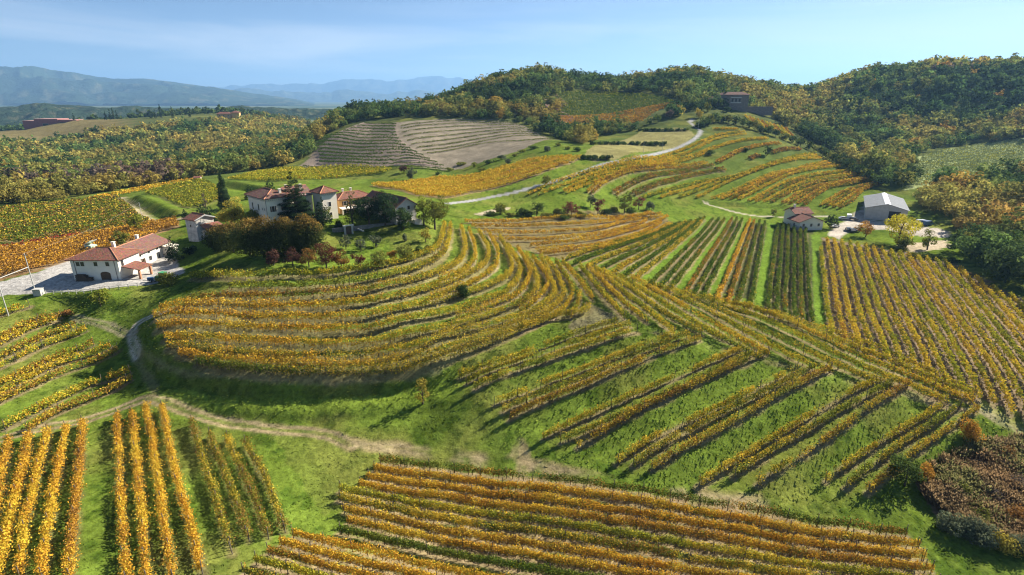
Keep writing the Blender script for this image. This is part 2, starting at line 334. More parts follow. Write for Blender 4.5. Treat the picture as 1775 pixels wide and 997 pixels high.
# D: flat valley floor rows
for i, p in enumerate([[(1236,378),(1131,488)],[(1246,378),(1148,492)],[(1256,378),(1165,496)],[(1269,378),(1192,500)],[(1278,378),(1207,503)],[(1287,379),(1222,506)],[(1300,380),(1246,510)],[(1308,381),(1264,514)],
    [(1317,382),(1281,518)],[(1326,384),(1301,522)],[(1349,388),(1331,528)],[(1358,388),(1346,532)],[(1367,390),(1361,536)],[(1377,392),(1377,540)],[(1387,394),(1390,544)],[(1396,395),(1407,550)]]):
    w = unproj(p, 1.1); w[1] += (w[1]-w[0]) * .03
    add('D', None, S_OR if i == 6 else dict(orange=2,rust=2,olive=3,gold=1) if i in (3, 7) else [S_DK, S_GR][i % 2], raw=smooth_line(w, 1.0), dens=1, width=.24)
fill('V', [(1422,411),(1480,420),(1538,432),(1578,442),(1639,452),(1700,484),(1741,505),(1790,522),(1900,600),(1900,760),(1775,722),(1700,690),(1600,650),(1500,605),(1434,575)], [(1426,411),(1444,548)], 2.55,
     lambda i, n: [dict(gold=3,lime=3,olive=2), dict(lime=3,gold=2,olive=3), dict(gold=4,lime=2,rust=1), dict(rust=1.5,gold=3,olive=2,lime=1)][(i*3 + i//5) % 4], lift=1.0, dens=1, width=.29)
# L: upper sunny slope
def lrow(pl, p, s):
    a = smooth_line(unproj(p, 1.0), 1.0); d = np.gradient(a, axis=0); nn = np.c_[d[:, 1], -d[:, 0]] / np.hypot(*d.T)[:, None]
    for off in (0, 2.0): add(pl, None, s, raw=a + nn*off, dens=1.0, width=.32)
lrow('L0', [(1235,222.5),(1278,222.5)], S_GO)
band('L1', [(916,336),(993,306),(1054,287),(1130,275),(1164,266),(1198,254),(1226,241),(1248,233),(1278,228),(1299,229)], [(932,338),(1004,309),(1062,290),(1134,279),(1167,271),(1201,259),(1229,246),(1252,238),(1278,233),(1300,233)], 2, [S_GO], lift=1.0, dens=1, width=.45)
lrow('L2', [(976,331),(1009,316),(1065,294),(1128,282),(1160,277),(1203,268.5),(1235,256),(1267,246),(1299,240.7),(1329,238.5)], S_GO)
lrow('L3', [(1241,280),(1267,266),(1288,257),(1320,250),(1350,247)], dict(gold=3,rust=2,orange=2)); lrow('L4', [(1018,331),(1042,313),(1077,297),(1128,288),(1160,286),(1222,280)], dict(gold=3,rust=2,olive=1))
lrow('L5', [(1062,331),(1098,312),(1160,297.5),(1203,290),(1235,284.5)], dict(olive=3,rust=2,gold=1)); lrow('L6', [(1095,333),(1128,319),(1160,311),(1203,300.6),(1254,292)], dict(olive=3,rust=2,gold=1))
lrow('L7', [(1297,274),(1314,267.5)], S_BR); lrow('L8', [(1335,263),(1385,256.7)], S_BR)
SG = [dict(gold=4,rust=2,orange=2), dict(olive=3,rust=2,gold=2.5)]
band('L9', [(1112,343),(1160,328),(1224,311),(1271,305),(1342,281),(1374,272),(1413,266)], [(1208,342),(1256,318),(1310,296),(1344,285),(1393,275),(1425,274)], 4, [dict(olive=3,lime=2,gold=1.5,rust=1), S_GO], lift=1.0, dens=1, width=.42)
band('LA', [(1233,344),(1293,320),(1342,298.5),(1374,294),(1434,280)], [(1280,345),(1331,320),(1374,300.6),(1406,294),(1460,288)], 4, [S_GO, S_OR, SG[1]], lift=1.0, dens=1, width=.45)
band('LB', [(1297,349),(1342,324),(1385,307),(1438,298.5),(1477,295)], [(1335,351),(1385,326),(1434,311),(1511,303)], 4, [S_GO, SG[1]], lift=1.0, dens=1, width=.45)
band('LC', [(1355,353),(1395,328),(1445,315.6),(1513,308)], [(1393,354),(1428,330.6),(1449,322),(1522,310)], 4, [SG[0], SG[1]], lift=1.0, dens=1, width=.42)
band('LD', [(1423,355),(1460,333),(1492,322),(1532,314.5)], [(1453,360),(1477,348),(1498,328),(1530,318)], 4, [SG[0], SG[1]], lift=1.0, dens=1, width=.38)
# K: golden field on the near side of the road
fill('K', [(640,322),(700,319),(762,309),(822,306),(865,294),(916,279),(960,274),(1012,274),(985,285),(933,304),(882,320),(813,336),(771,345),(720,340),(690,330)], [(813,335),(933,304)], 2.5, [S_GO, dict(gold=6,orange=1), S_OR, dict(gold=5,lime=2)], dens=1.1, width=.45)
# J, P: fields behind the farmhouse
fill('J', [(-40,372),(0,364),(60,356),(150,348),(200,342),(215,348),(240,375),(262,385),(225,393),(150,404),(90,416),(60,423),(0,421),(-40,424)], [(90,417),(215,394)], 2.9, [dict(olive=4,green=1.5,gold=1.2,brown=3), dict(olive=4,gold=1.2,rust=1.5,brown=2,green=1), dict(olive=4,green=2,brown=3)], dens=1, width=.42)
fill('P', [(-40,438),(0,434),(90,419),(225,395),(305,381),(312,394),(250,412),(160,442),(60,470),(0,484),(-40,494)], [(90,417),(215,394)], 2.5, lambda i, n: dict(red=5,rust=2) if i >= n-1 else [dict(orange=2,rust=4,brown=2), dict(rust=3,orange=3,brown=1)][i % 2], dens=1, width=.45)
for p in [[(157,345),(230,331),(300,319),(350,311)],[(165,341),(235,327),(300,315),(350,308)]]: add('Q', p, S_OR, dens=1, width=.45)
fill('J2', [(250,337),(300,322),(350,314),(372,322),(385,345),(350,360),(318,362),(285,345)], [(90,417),(215,394)], 2.9, [dict(lime=3,olive=4,gold=2)], dens=1, width=.42)
fill('J3', [(395,312),(440,301),(490,293),(560,291),(640,291),(680,294),(665,302),(620,305),(540,312),(470,316)], [(440,304),(640,294)], 3.0, [dict(gold=3,lime=4,orange=1), dict(lime=4,olive=3)], dens=1, width=.55)
# M: terraced dark rows on the bare hillside, T: their neighbours on the right
q = lambda x, y: (520 + x/3.859, 190 + y/3.859)
ML = [(430,90),(385,104),(340,120),(290,140),(230,158),(160,176),(95,196),(100,216),(110,238),(110,259),(120,281),(130,302),(130,324),(130,347),(20,378)]
MR = [(645,94),(642,112),(638,132),(640,152),(648,174),(660,194),(680,215),(710,238),(740,262),(785,283),(825,306),(870,330),(920,352),(960,374),(995,397)]
for a, b in zip(ML, MR): add('M', [q(*a), q((a[0]+b[0])/2, (a[1]+b[1])/2 + 3), q(*b)], dict(green=5,olive=1), lift=.6, dens=.75, width=.22, hs=.72)
TL = [(670,110),(672,128),(680,152),(690,180),(715,208),(745,232),(780,254),(815,272),(850,291)]
TR = [(1440,86),(1500,100),(1545,114),(1580,130),(1620,144),(1650,157),(1680,170),(1700,183),(1700,196)]
for i, (a, b) in enumerate(zip(TL, TR)): add('T', [q(*a), q((a[0]+b[0])/2, (a[1]+b[1])/2 - 24), q(*b)], dict(sage=3,olive=3,green=3), lift=.6, dens=.6, width=.18, hs=.6)
# N: vineyard high on the hill
fill('N', [(945,162),(1010,160),(1060,161),(1115,164),(1160,172),(1175,180),(1130,199),(1112,212),(1058,219),(966,218),(960,202),(972,192),(945,172)], [(975,205),(1085,196)], 4.6, lambda i, n: dict(orange=3,rust=3,olive=1) if i < n*.35 else dict(olive=3,green=3,lime=2), dens=1.0, width=.5)
# U: little plot by the hedge
for i in range(11):
    t = i / 10; add('U', [(1292+t*70, 200+t*22), (1304+t*72, 214+t*24)], [S_GO, dict(rust=3,orange=2), S_LI][i % 3], lift=.8, dens=1, width=.4)
# O: pale far field (more rows than can be told apart)
n_indiv = len(ROWS)
fill('O', [(1600,268),(1640,259),(1700,250),(1762,241),(1790,245),(1800,298),(1740,302),(1640,314),(1575,327),(1585,292)], [(1600,300),(1760,285)], 3.3, [dict(sage=2, lime=1)], dens=.5, width=.2, hs=.55)

# ------------------------------------------------------------------ banks, benches and rough ground
def line_dist(px_line, reach, lowpt=None):
    """grid window, signed distance (positive on the low side) and position along the line"""
    w = px_line; lo = w.min(0) - reach; hi = w.max(0) + reach
    i0, i1 = np.searchsorted(GX, [lo[0], hi[0]]); j0, j1 = np.searchsorted(GY, [lo[1], hi[1]])
    X = MX[j0:j1, i0:i1].ravel(); Y = MY[j0:j1, i0:i1].ravel(); best = np.full(X.shape, 1e9); sg = np.zeros(X.shape); al = np.zeros(X.shape)
    T = np.r_[0, np.cumsum(np.hypot(*np.diff(w, axis=0).T))]
    for k in range(len(w) - 1):
        d = w[k+1] - w[k]; l2 = d @ d + 1e-9; t = ((X-w[k,0])*d[0] + (Y-w[k,1])*d[1]) / l2; tc_ = np.clip(t, 0, 1)
        dx = X - w[k,0] - tc_*d[0]; dy = Y - w[k,1] - tc_*d[1]; dd = np.hypot(dx, dy); u = dd < best
        best[u] = dd[u]; sg[u] = np.sign(d[0]*dy[u] - d[1]*dx[u]); al[u] = T[k] + tc_[u]*np.sqrt(l2)
    nrm = np.gradient(w, axis=0); nrm = np.c_[-nrm[:, 1], nrm[:, 0]]; nrm /= np.hypot(*nrm.T)[:, None] + 1e-9
    low = np.mean(sample(Z0, *(w + 3*nrm).T) - sample(Z0, *(w - 3*nrm).T)) < 0
    if lowpt is not None:
        k = int(np.argmin(np.hypot(*(w - lowpt).T))); low = (lowpt - w[k]) @ nrm[k] > 0
    return (slice(j0, j1), slice(i0, i1)), best * sg * (1 if low else -1), al, T[-1]
Z0 = ZT.copy(); ROUGH = np.zeros_like(ZT)
def bank(line, drop, w, reach, step=2.0, lowpt=None):
    sl, s, al, T = line_dist(smooth_line(line, step), reach, lowpt)
    f = drop * (-0.5*np.tanh(s/w)/np.tanh(reach/w) + 0.5*np.clip(s/reach, -1, 1)) * (np.abs(s) < reach)
    f *= np.clip(np.minimum(al, T-al)/5.0, 0, 1)
    ZT[sl] += f.reshape(ZT[sl].shape)
    if drop > 1.7: ROUGH[sl] = np.maximum(ROUGH[sl], np.clip(1.6 - np.abs(s)/2.6, 0, 1).reshape(ZT[sl].shape))
for g, G in enumerate(CG):          # grass banks below every terrace of three
    a = unproj(G[2]); nx = unproj(CG[g+1][0]) if g < 5 else None
    dirn = a[-1] - a[0]; nn = np.array([dirn[1], -dirn[0]]) / np.hypot(*dirn)
    bank(a + nn*2.6, 1.8, 1.6, 5.2)
for i, p in enumerate(HR + HX):
    w = unproj(p, 1.1); bank(w + 0, .9 if i < 10 else .5, .7, 1.8)
bank(unproj([(232,588),(262,628),(310,652),(400,672),(547,676),(650,670),(750,654),(850,620),(960,575),(1030,548)]), 2.2, 1.2, 5)
bank(unproj([(300,690),(370,708),(460,716),(600,715),(720,702),(765,692)]), 1.6, 1.0, 4)
bank(unproj([(80,512),(150,520),(210,530),(300,505),(330,490)]), 2.2, 1.6, 5)
bank(unproj([(226,343),(250,353),(280,367),(304,377)]), 5.0, 1.6, 9, lowpt=unproj([(235,368)])[0]); bank(unproj([(385,317),(410,322),(450,329),(490,336)]), 4.5, 1.6, 9, lowpt=unproj([(430,338)])[0])
bank(unproj([(1213,350),(1300,356),(1395,362)]), 2.5, 1.5, 6)
for p in [[(1180,318),(1250,300),(1330,268)],[(1225,341),(1280,318),(1340,293),(1400,280)],[(1288,346),(1345,318),(1400,300),(1470,292)],[(1346,351),(1392,327),(1440,312),(1515,306)],[(1408,354),(1450,326),(1520,313)],
          [(940,332),(1010,308),(1130,278),(1210,255),(1300,236)],[(985,332),(1070,299),(1160,282),(1240,262),(1320,244)],[(1035,332),(1090,303),(1160,291),(1220,285)]]:
    bank(unproj(p), 1.7, 1.4, 5)
for r in ROWS:
    if r['plot'] in 'M': bank(r['line'], 1.9, .8, 2.6, 6)
for p in [[(1010,275),(1050,273)],[(1025,248),(1090,250),(1155,250)],[(1110,225),(1150,226),(1195,226)]]: bank(unproj(p), 3, 1.2, 7)
near = np.clip((260 - np.hypot(MX, MY)) / 120, 0, 1)
ZT += near * ((fnoise(MX, MY, 9, 3) - .5) * .55 + (fnoise(MX, MY, 2.2, 5, 2) - .5) * .36)

# ------------------------------------------------------------------ what the ground is made of
GRASS, GRASS2, DRY, SOIL, PALE = (.112,.160,.022), (.13,.175,.03), (.24,.20,.075), (.20,.15,.10), (.34,.28,.20)
far_mix = np.clip((np.hypot(MX, MY) - 300) / 200, 0, 1)[..., None]
base = np.array(GRASS)*(1-far_mix) + np.array((.07,.085,.03))*far_mix
base = base * (0.62 + 0.76*fnoise(MX, MY, 12, 11, 4))[..., None]
drym = np.clip((fnoise(MX, MY, 13, 21, 4) - .50)*5, 0, 1)[..., None] * .6
CG_ = base*(1-drym) + np.array((.17,.17,.04))*drym
wd_ = np.clip((fnoise(MX, MY, 1.9, 27, 2) - .60)*9, 0, 1)[..., None] * (1 - far_mix); CG_ = CG_*(1 - wd_*np.array((.42, .34, .4)))      # darker weeds in the sward
far2 = np.clip((np.hypot(MX, MY) - 1200) / 400, 0, 1)[..., None]; patch = fnoise(MX, MY, 260, 31)[..., None]
CG_ = CG_*(1-far2) + far2*np.where(patch > .55, np.array((.13,.14,.06)), np.array((.055,.08,.035)))
GR = (np.ones_like(ZT) * (np.hypot(MX, MY) < 260)).astype(np.float32)      # where grass grows
JX = MX + (fnoise(MX, MY, 3.5, 41) - .5) * 2.4; JY = MY + (fnoise(MX, MY, 3.5, 43) - .5) * 2.4
def paint(poly, col, grass=0.0, a=1.0, var=.25):
    w = unproj(poly); lo = w.min(0) - 3; hi = w.max(0) + 3
    i0, i1 = np.searchsorted(GX, [lo[0], hi[0]]); j0, j1 = np.searchsorted(GY, [lo[1], hi[1]]); s = (slice(j0, j1), slice(i0, i1))
    m = inpoly(JX[s], JY[s], w); v = (1 + (fnoise(MX[s], MY[s], 5, 51) - .5)*2*var)[m][:, None]
    c = CG_[s]; c[m] = c[m]*(1-a) + np.array(col)*v*a; g = GR[s]; g[m] = grass
def stroke(line, width, col, a=1.0, grass=0.0, raw=False, edge=1.0, worn=0.0, ruts=0.0):
    w = smooth_line(line if raw else unproj(line), 1.5); sl, s, al, T = line_dist(w, width + 2.5)
    X = MX[sl].ravel(); Y = MY[sl].ravel(); e = (fnoise(X, Y, 2.5, 61) - .5) * 2.2 * edge
    k = np.clip((width/2 - np.abs(s) + e*.5) / .5 + .5, 0, 1) * a
    if ruts: k *= np.clip((.42 - np.abs(np.abs(s) - ruts) + e*.12)/.25 + .5, .22, 1)      # two wheel tracks, grass between
    if worn: k *= np.clip((fnoise(X, Y, 5, 63) - worn) * 5, 0, 1)
    sh = ZT[sl].shape; k = k.reshape(sh)[..., None]; v = (.8 + .4*fnoise(X, Y, 3, 65)).reshape(sh)[..., None]
    CG_[sl] = CG_[sl]*(1-k) + np.array(col)*v*k; GR[sl] *= (1-k[..., 0]*(1-grass))
# fields
stroke([(290,684),(400,700),(560,704),(690,694),(800,670)], 3.2, (.17,.235,.03), .8, 1); stroke([(560,765),(640,800),(600,870)], 5, (.17,.20,.035), .6, 1, worn=.35)
paint([(520,288),(545,262),(575,235),(630,212),(690,212),(692,240),(720,262),(790,292),(770,294),(640,291),(530,290)], (.23,.185,.145))
paint([(688,213),(800,206),(850,207),(905,216),(945,236),(985,243),(900,262),(850,276),(800,293),(770,293),(720,262),(692,240)], (.20,.17,.125))
paint([(640,322),(700,319),(762,309),(822,306),(865,294),(916,279),(960,274),(1012,274),(985,285),(933,304),(882,320),(813,336),(771,345),(720,340),(690,330)], (.24,.19,.08))
paint([(945,162),(1010,160),(1060,161),(1115,164),(1160,172),(1175,180),(1130,199),(1112,212),(1058,219),(966,218),(960,202),(972,192),(945,172)], (.12,.14,.05))
paint([(938,163),(965,163),(985,180),(972,192),(1000,205),(965,222),(955,205)], (.22,.15,.11))
paint([(970,135),(1030,130),(1035,140),(1000,142)], (.24,.13,.09))
paint([(1570,330),(1585,290),(1590,272),(1640,258),(1700,249),(1775,238),(1830,240),(1830,300),(1740,302),(1640,314)], (.30,.34,.15))
paint([(1030,280),(1010,270),(1030,252),(1110,228),(1190,222),(1205,235),(1185,250),(1130,262),(1070,276)], (.22,.20,.08), .3)
paint([(0,212),(60,206),(150,204),(228,205),(225,225),(100,240),(0,246),(-60,240),(-60,215)], (.16,.13,.055), 0)
paint([(-40,372),(0,362),(150,346),(200,340),(240,375),(262,385),(225,394),(90,417),(0,421),(-40,424)], (.19,.17,.05), .2)
paint([(-40,434),(0,430),(90,418),(225,394),(305,380),(312,394),(250,412),(160,442),(60,472),(0,487),(-40,497)], (.24,.15,.07), .1)
stroke([(0,428),(60,423),(90,418)], 3, PALE); stroke([(208,343),(225,356),(250,374),(275,384),(320,378)], 3.5, (.33,.27,.17))
paint([(1425,412),(1538,432),(1639,452),(1775,518),(1775,720),(1600,650),(1434,572)], (.185,.14,.085), .15)
paint([(1240,382),(1410,398),(1420,552),(1130,486)], (.075,.085,.03), .4)  # darkened ground colour stands in for shadow between the tall valley rows
for a, b in [((1229,375),(1121,484)),((1262,379),(1180,499)),((1294,381),(1236,507)),((1338,388),(1318,524)),((1414,408),(1424,556))]: stroke([a, b], 3.2, (.115,.185,.024), grass=1)
paint([(805,380),(1130,366),(1165,385),(975,450),(930,440),(850,415)], (.17,.14,.06), .3)
# reed bed, worn ground
paint([(1690,770),(1775,760),(1850,800),(1850,960),(1775,958),(1700,930),(1620,890),(1590,840),(1640,800)], (.17,.115,.065), 0)
paint([(440,715),(560,755),(640,790),(600,860),(560,900),(500,800)], (.15,.17,.035), .8, .5)
paint([(1015,520),(1060,545),(1080,560),(1000,585),(985,562),(1020,545)], (.25,.20,.12), .3, .7)
# paths, road and yards
stroke([(-20,770),(0,763),(60,745),(150,728),(215,705),(255,692),(285,697),(330,715),(400,735),(480,745),(560,752),(610,772)], 3.0, (.29,.22,.13), .85, ruts=.85)
stroke([(-20,768),(60,744),(150,727),(215,704),(255,692),(285,697),(330,714),(400,734),(480,744)], 0.01, (.42,.35,.25), .0, edge=.5)
stroke([(610,772),(700,778),(800,794),(900,808),(1000,824),(1100,845),(1200,862),(1330,875)], 3.4, (.27,.215,.10), .8, .4, worn=.40)
for dd_ in (-5, 5): stroke([(610,772+dd_*.6),(700,778+dd_),(800,794+dd_),(900,808+dd_),(1000,824+dd_),(1100,845+dd_),(1200,862+dd_),(1330,875+dd_)], .8, (.33,.26,.15), .7, .2, worn=.35)
for g in range(6):
    a_ = unproj(CG[g][0])[[0, -1]]; b_ = unproj(CG[g][2])[[0, -1]]
    stroke((a_ + b_)/2, 5.5, (.17,.19,.035), .45, 1, raw=True)
stroke([(900,770),(905,800),(908,815)], 3, (.29,.22,.12), .8, worn=.4)
stroke([(265,690),(268,672),(250,645),(238,615)], 1.6, (.24,.20,.11), .5); stroke([(238,615),(230,590),(233,566),(258,550),(280,543)], 2.4, (.46,.41,.33), .9, ruts=.6)
stroke([(235,578),(190,566),(150,555),(130,550)], 2.4, (.33,.27,.17), .7, ruts=.7); stroke([(240,610),(300,640),(400,652),(547,660),(700,655),(760,645)], 1.0, (.30,.25,.14), .45)
stroke([(1620,700),(1680,700),(1730,725),(1790,760)], 3.4, (.33,.27,.17), .8, worn=.3); stroke([(1400,560),(1500,606),(1600,655),(1680,690),(1760,735)], 2.0, (.24,.24,.06), .6, .6)
stroke([(1005,465),(1040,510),(1090,560),(1220,596),(1440,652),(1690,712)], 1.8, (.26,.21,.11), .6, .4, worn=.35)
stroke([(1220,350),(1300,373),(1370,376),(1440,376)], 2.0, (.38,.34,.26)); stroke([(830,372),(855,366),(880,361)], 3, (.40,.33,.24), .9)
paint([(1436,408),(1448,392),(1462,382),(1490,366),(1500,352),(1515,345),(1510,372),(1500,380),(1560,384),(1640,400),(1650,412),(1600,410),(1530,398),(1490,394),(1470,402),(1455,414)], (.42,.37,.31), 0)
paint([(1560,425),(1640,416),(1645,428),(1580,440)], (.40,.33,.23), 0)
paint([(-60,522),(0,513),(60,508),(120,505),(200,500),(262,493),(318,474),(304,445),(285,425),(230,436),(120,452),(60,474),(0,489),(-60,502)], (.38,.36,.33), 0, var=.10)
ROAD = [(775,353),(850,342),(905,330),(950,318),(1000,302),(1050,284),(1100,273),(1148,264),(1180,254),(1205,240),(1214,228),(1206,219),(1196,213),(1201,207)]
stroke(ROAD, 3.0, (.29,.285,.28), edge=.25)
for r in ROWS:      # worked soil and fallen leaves under the rows
    d = np.hypot(*r['line'].mean(0)); pl = r['plot']
    if d < 330 and pl not in 'MTNO':
        stroke(r['line'], 2.3 if pl == 'H' else 1.1 if d < 200 else 1.3, {'A': (.17,.14,.06), 'B': (.31,.22,.13), 'V': (.24,.18,.11), 'H': (.22,.18,.085), 'X': (.29,.22,.13)}.get(pl, (.24,.18,.10)), .8, .3, raw=True)
idx = np.arange(NX*NY).reshape(NY, NX); F = np.stack([idx[:-1,:-1], idx[:-1,1:], idx[1:,1:], idx[1:,:-1]], -1).reshape(-1, 4)
m, nt, o = new_mat('ground'); N = nt.nodes; L = nt.links
at = N.new('ShaderNodeAttribute'); at.attribute_name = 'Col'; geo = N.new('ShaderNodeNewGeometry')
n1 = N.new('ShaderNodeTexNoise'); n1.inputs['Scale'].default_value = 1.1; n1.inputs['Detail'].default_value = 9; n1.inputs['Roughness'].default_value = .72; L.new(geo.outputs['Position'], n1.inputs['Vector'])
n2 = N.new('ShaderNodeTexNoise'); n2.inputs['Scale'].default_value = .12; n2.inputs['Detail'].default_value = 5; L.new(geo.outputs['Position'], n2.inputs['Vector'])
r1 = N.new('ShaderNodeMapRange'); r1.inputs['From Min'].default_value = .3; r1.inputs['From Max'].default_value = .7; r1.inputs['To Min'].default_value = .5; r1.inputs['To Max'].default_value = 1.5; L.new(n1.outputs['Fac'], r1.inputs['Value'])
r2 = N.new('ShaderNodeMapRange'); r2.inputs['From Min'].default_value = .3; r2.inputs['From Max'].default_value = .7; r2.inputs['To Min'].default_value = .82; r2.inputs['To Max'].default_value = 1.18; L.new(n2.outputs['Fac'], r2.inputs['Value'])
mu = N.new('ShaderNodeMath'); mu.operation = 'MULTIPLY'; L.new(r1.outputs['Result'], mu.inputs[0]); L.new(r2.outputs['Result'], mu.inputs[1])
mx = N.new('ShaderNodeMix'); mx.data_type = 'RGBA'; mx.blend_type = 'MULTIPLY'; mx.inputs['Factor'].default_value = 1; L.new(at.outputs['Color'], mx.inputs['A']); L.new(mu.outputs[0], mx.inputs['B'])
df = N.new('ShaderNodeBsdfDiffuse'); L.new(mx.outputs['Result'], df.inputs['Color'])
bp = N.new('ShaderNodeBump'); bp.inputs['Strength'].default_value = .9; bp.inputs['Distance'].default_value = .25; L.new(n1.outputs['Fac'], bp.inputs['Height']); L.new(bp.outputs[0], df.inputs['Normal']); L.new(df.outputs[0], o.inputs['Surface'])
tag(link('ground', mesh_quads('ground', np.c_[MX.ravel(), MY.ravel(), ZT.ravel()], F, m, CG_.reshape(-1, 3), True)), kind='structure')
# ------------------------------------------------------------------ vine rows
post_me = None
def make_post():
    bm = bmesh.new(); bmesh.ops.create_cone(bm, cap_ends=True, segments=6, radius1=.07, radius2=.06, depth=2.6); bmesh.ops.translate(bm, verts=bm.verts, vec=(0, 0, 1.05))
    me = bpy.data.meshes.new('post'); bm.to_mesh(me); bm.free(); me.materials.append(M_POST); return me
post_me = make_post()
def style_cols(st, t, rs):
    ks = list(st); w = np.array([st[k] for k in ks], float); w /= w.sum(); c = np.cumsum(w)
    return np.array([C_[k] for k in ks])[np.searchsorted(c, np.clip(t, 0, .9999))]
def row_mesh(r, seed, name):
    rs = np.random.default_rng(seed); w = r['line']; seg = np.hypot(*np.diff(w, axis=0).T); T = np.r_[0, np.cumsum(seg)]; Lh = T[-1]
    c0 = w.mean(0); dist = max(55., np.hypot(c0[0], c0[1])); size = float(np.clip(dist*.0021, .19, .95)) * (.62 if r['plot'] in 'MTO' else 1); n = int(Lh * 6.0 * r['dens'] / size**2) + 30
    s = np.sort(rs.uniform(0, Lh, n)); q = seed*37.7
    gap = vnoise(s, s*0 + q, 3.2, 71); thr = r.get('gaps', .04)
    keep = rs.random(n) > np.clip((thr + .12 - gap)*6, 0, .93); s = s[keep]; n = len(s)
    x = np.interp(s, T, w[:, 0]); y = np.interp(s, T, w[:, 1])
    tx = np.gradient(np.interp(np.linspace(0, Lh, len(w)), T, w[:, 0])); ty = np.gradient(np.interp(np.linspace(0, Lh, len(w)), T, w[:, 1]))
    tt = np.c_[np.interp(s, T, tx), np.interp(s, T, ty)]; tt /= np.hypot(*tt.T)[:, None] + 1e-9
    clump = vnoise(s, s*0 + q + 9, 1.2, 73)                     # each vine bulges a little
    top = 1.72 + .5*(clump - .5) + .25*(vnoise(s, s*0+q, 8, 75) - .5)
    u = rs.random(n); top = top*r.get('hs', 1); lo = .55*r.get('hs', 1); h = lo + (top - lo) * u**.8
    lean = (vnoise(s, s*0 + q + 4, 6, 77) - .5)*.35
    off = rs.normal(0, 1, n) * r['width'] * (.65 + .7*clump) * (.75 + .45*np.sin(np.pi*np.clip(u, 0, 1))) + lean
    shoot = rs.random(n) < .05; h[shoot] = top[shoot] + rs.uniform(0, .35, shoot.sum())
    x = x - tt[:, 1]*off; y = y + tt[:, 0]*off; z = ground(x, y) + h
    nr = unit(rs.normal(size=(n, 3)) + np.c_[-tt[:, 1]*np.sign(off)*.6, tt[:, 0]*np.sign(off)*.6, np.full(n, .35)])
    V = leaf_quads(np.c_[x, y, z], size * rs.uniform(.7, 1.35, n), nr, rs)
    t = np.clip(.5*rs.random(n) + .85*(vnoise(s, s*0+q+2, 7, 79)*.6 + vnoise(s, s*0+q+3, 1.7, 81)*.4) - .18, 0, .999)
    st = r['style']; cols = style_cols(st, t, rs)
    if r.get('right') is not None:
        f = np.clip((x + 45) / 28, 0, 1) * (rs.random(n) < 1); c2 = style_cols(r['right'], t, rs); m = rs.random(n) < f; cols[m] = c2[m]
    cols = cols * rs.uniform(.75, 1.25, n)[:, None]
    cols = np.repeat(cols, 4, 0)
    if dist < 175:                                              # vine stems
        k = int(Lh / 1.1); ss = (np.arange(k) + .5) * 1.1 + rs.uniform(-.2, .2, k); sx = np.interp(ss, T, w[:, 0]); sy = np.interp(ss, T, w[:, 1]); sz = ground(sx, sy)
        a = rs.uniform(0, 6.28, k); dx = np.cos(a)*.06; dy = np.sin(a)*.06
        Vs = np.stack([np.c_[sx-dx, sy-dy, sz-.05], np.c_[sx+dx, sy+dy, sz-.05], np.c_[sx+dx+.1*np.sin(a), sy+dy, sz+1], np.c_[sx-dx+.1*np.sin(a), sy-dy, sz+1]], 1).reshape(-1, 3)
        V = np.r_[V, Vs]; cols = np.r_[cols, np.tile(np.array([.09, .065, .045]), (len(Vs), 1))]
    ww = smooth_line(w, 2.5); g_ = ground(ww[:, 0], ww[:, 1]); k0 = len(V); m_ = len(ww)      # trellis wires from end to end
    V = np.r_[V, np.c_[ww, g_ + .85], np.c_[ww, g_ + .88]]; cols = np.r_[cols, np.tile(np.array([.12, .11, .10]), (2*m_, 1))]
    j = k0 + np.arange(m_ - 1); Fx = np.stack([j, j+1, j+1+m_, j+m_], 1)
    return V, cols, T, w, np.r_[np.arange(k0).reshape(-1, 4), Fx]
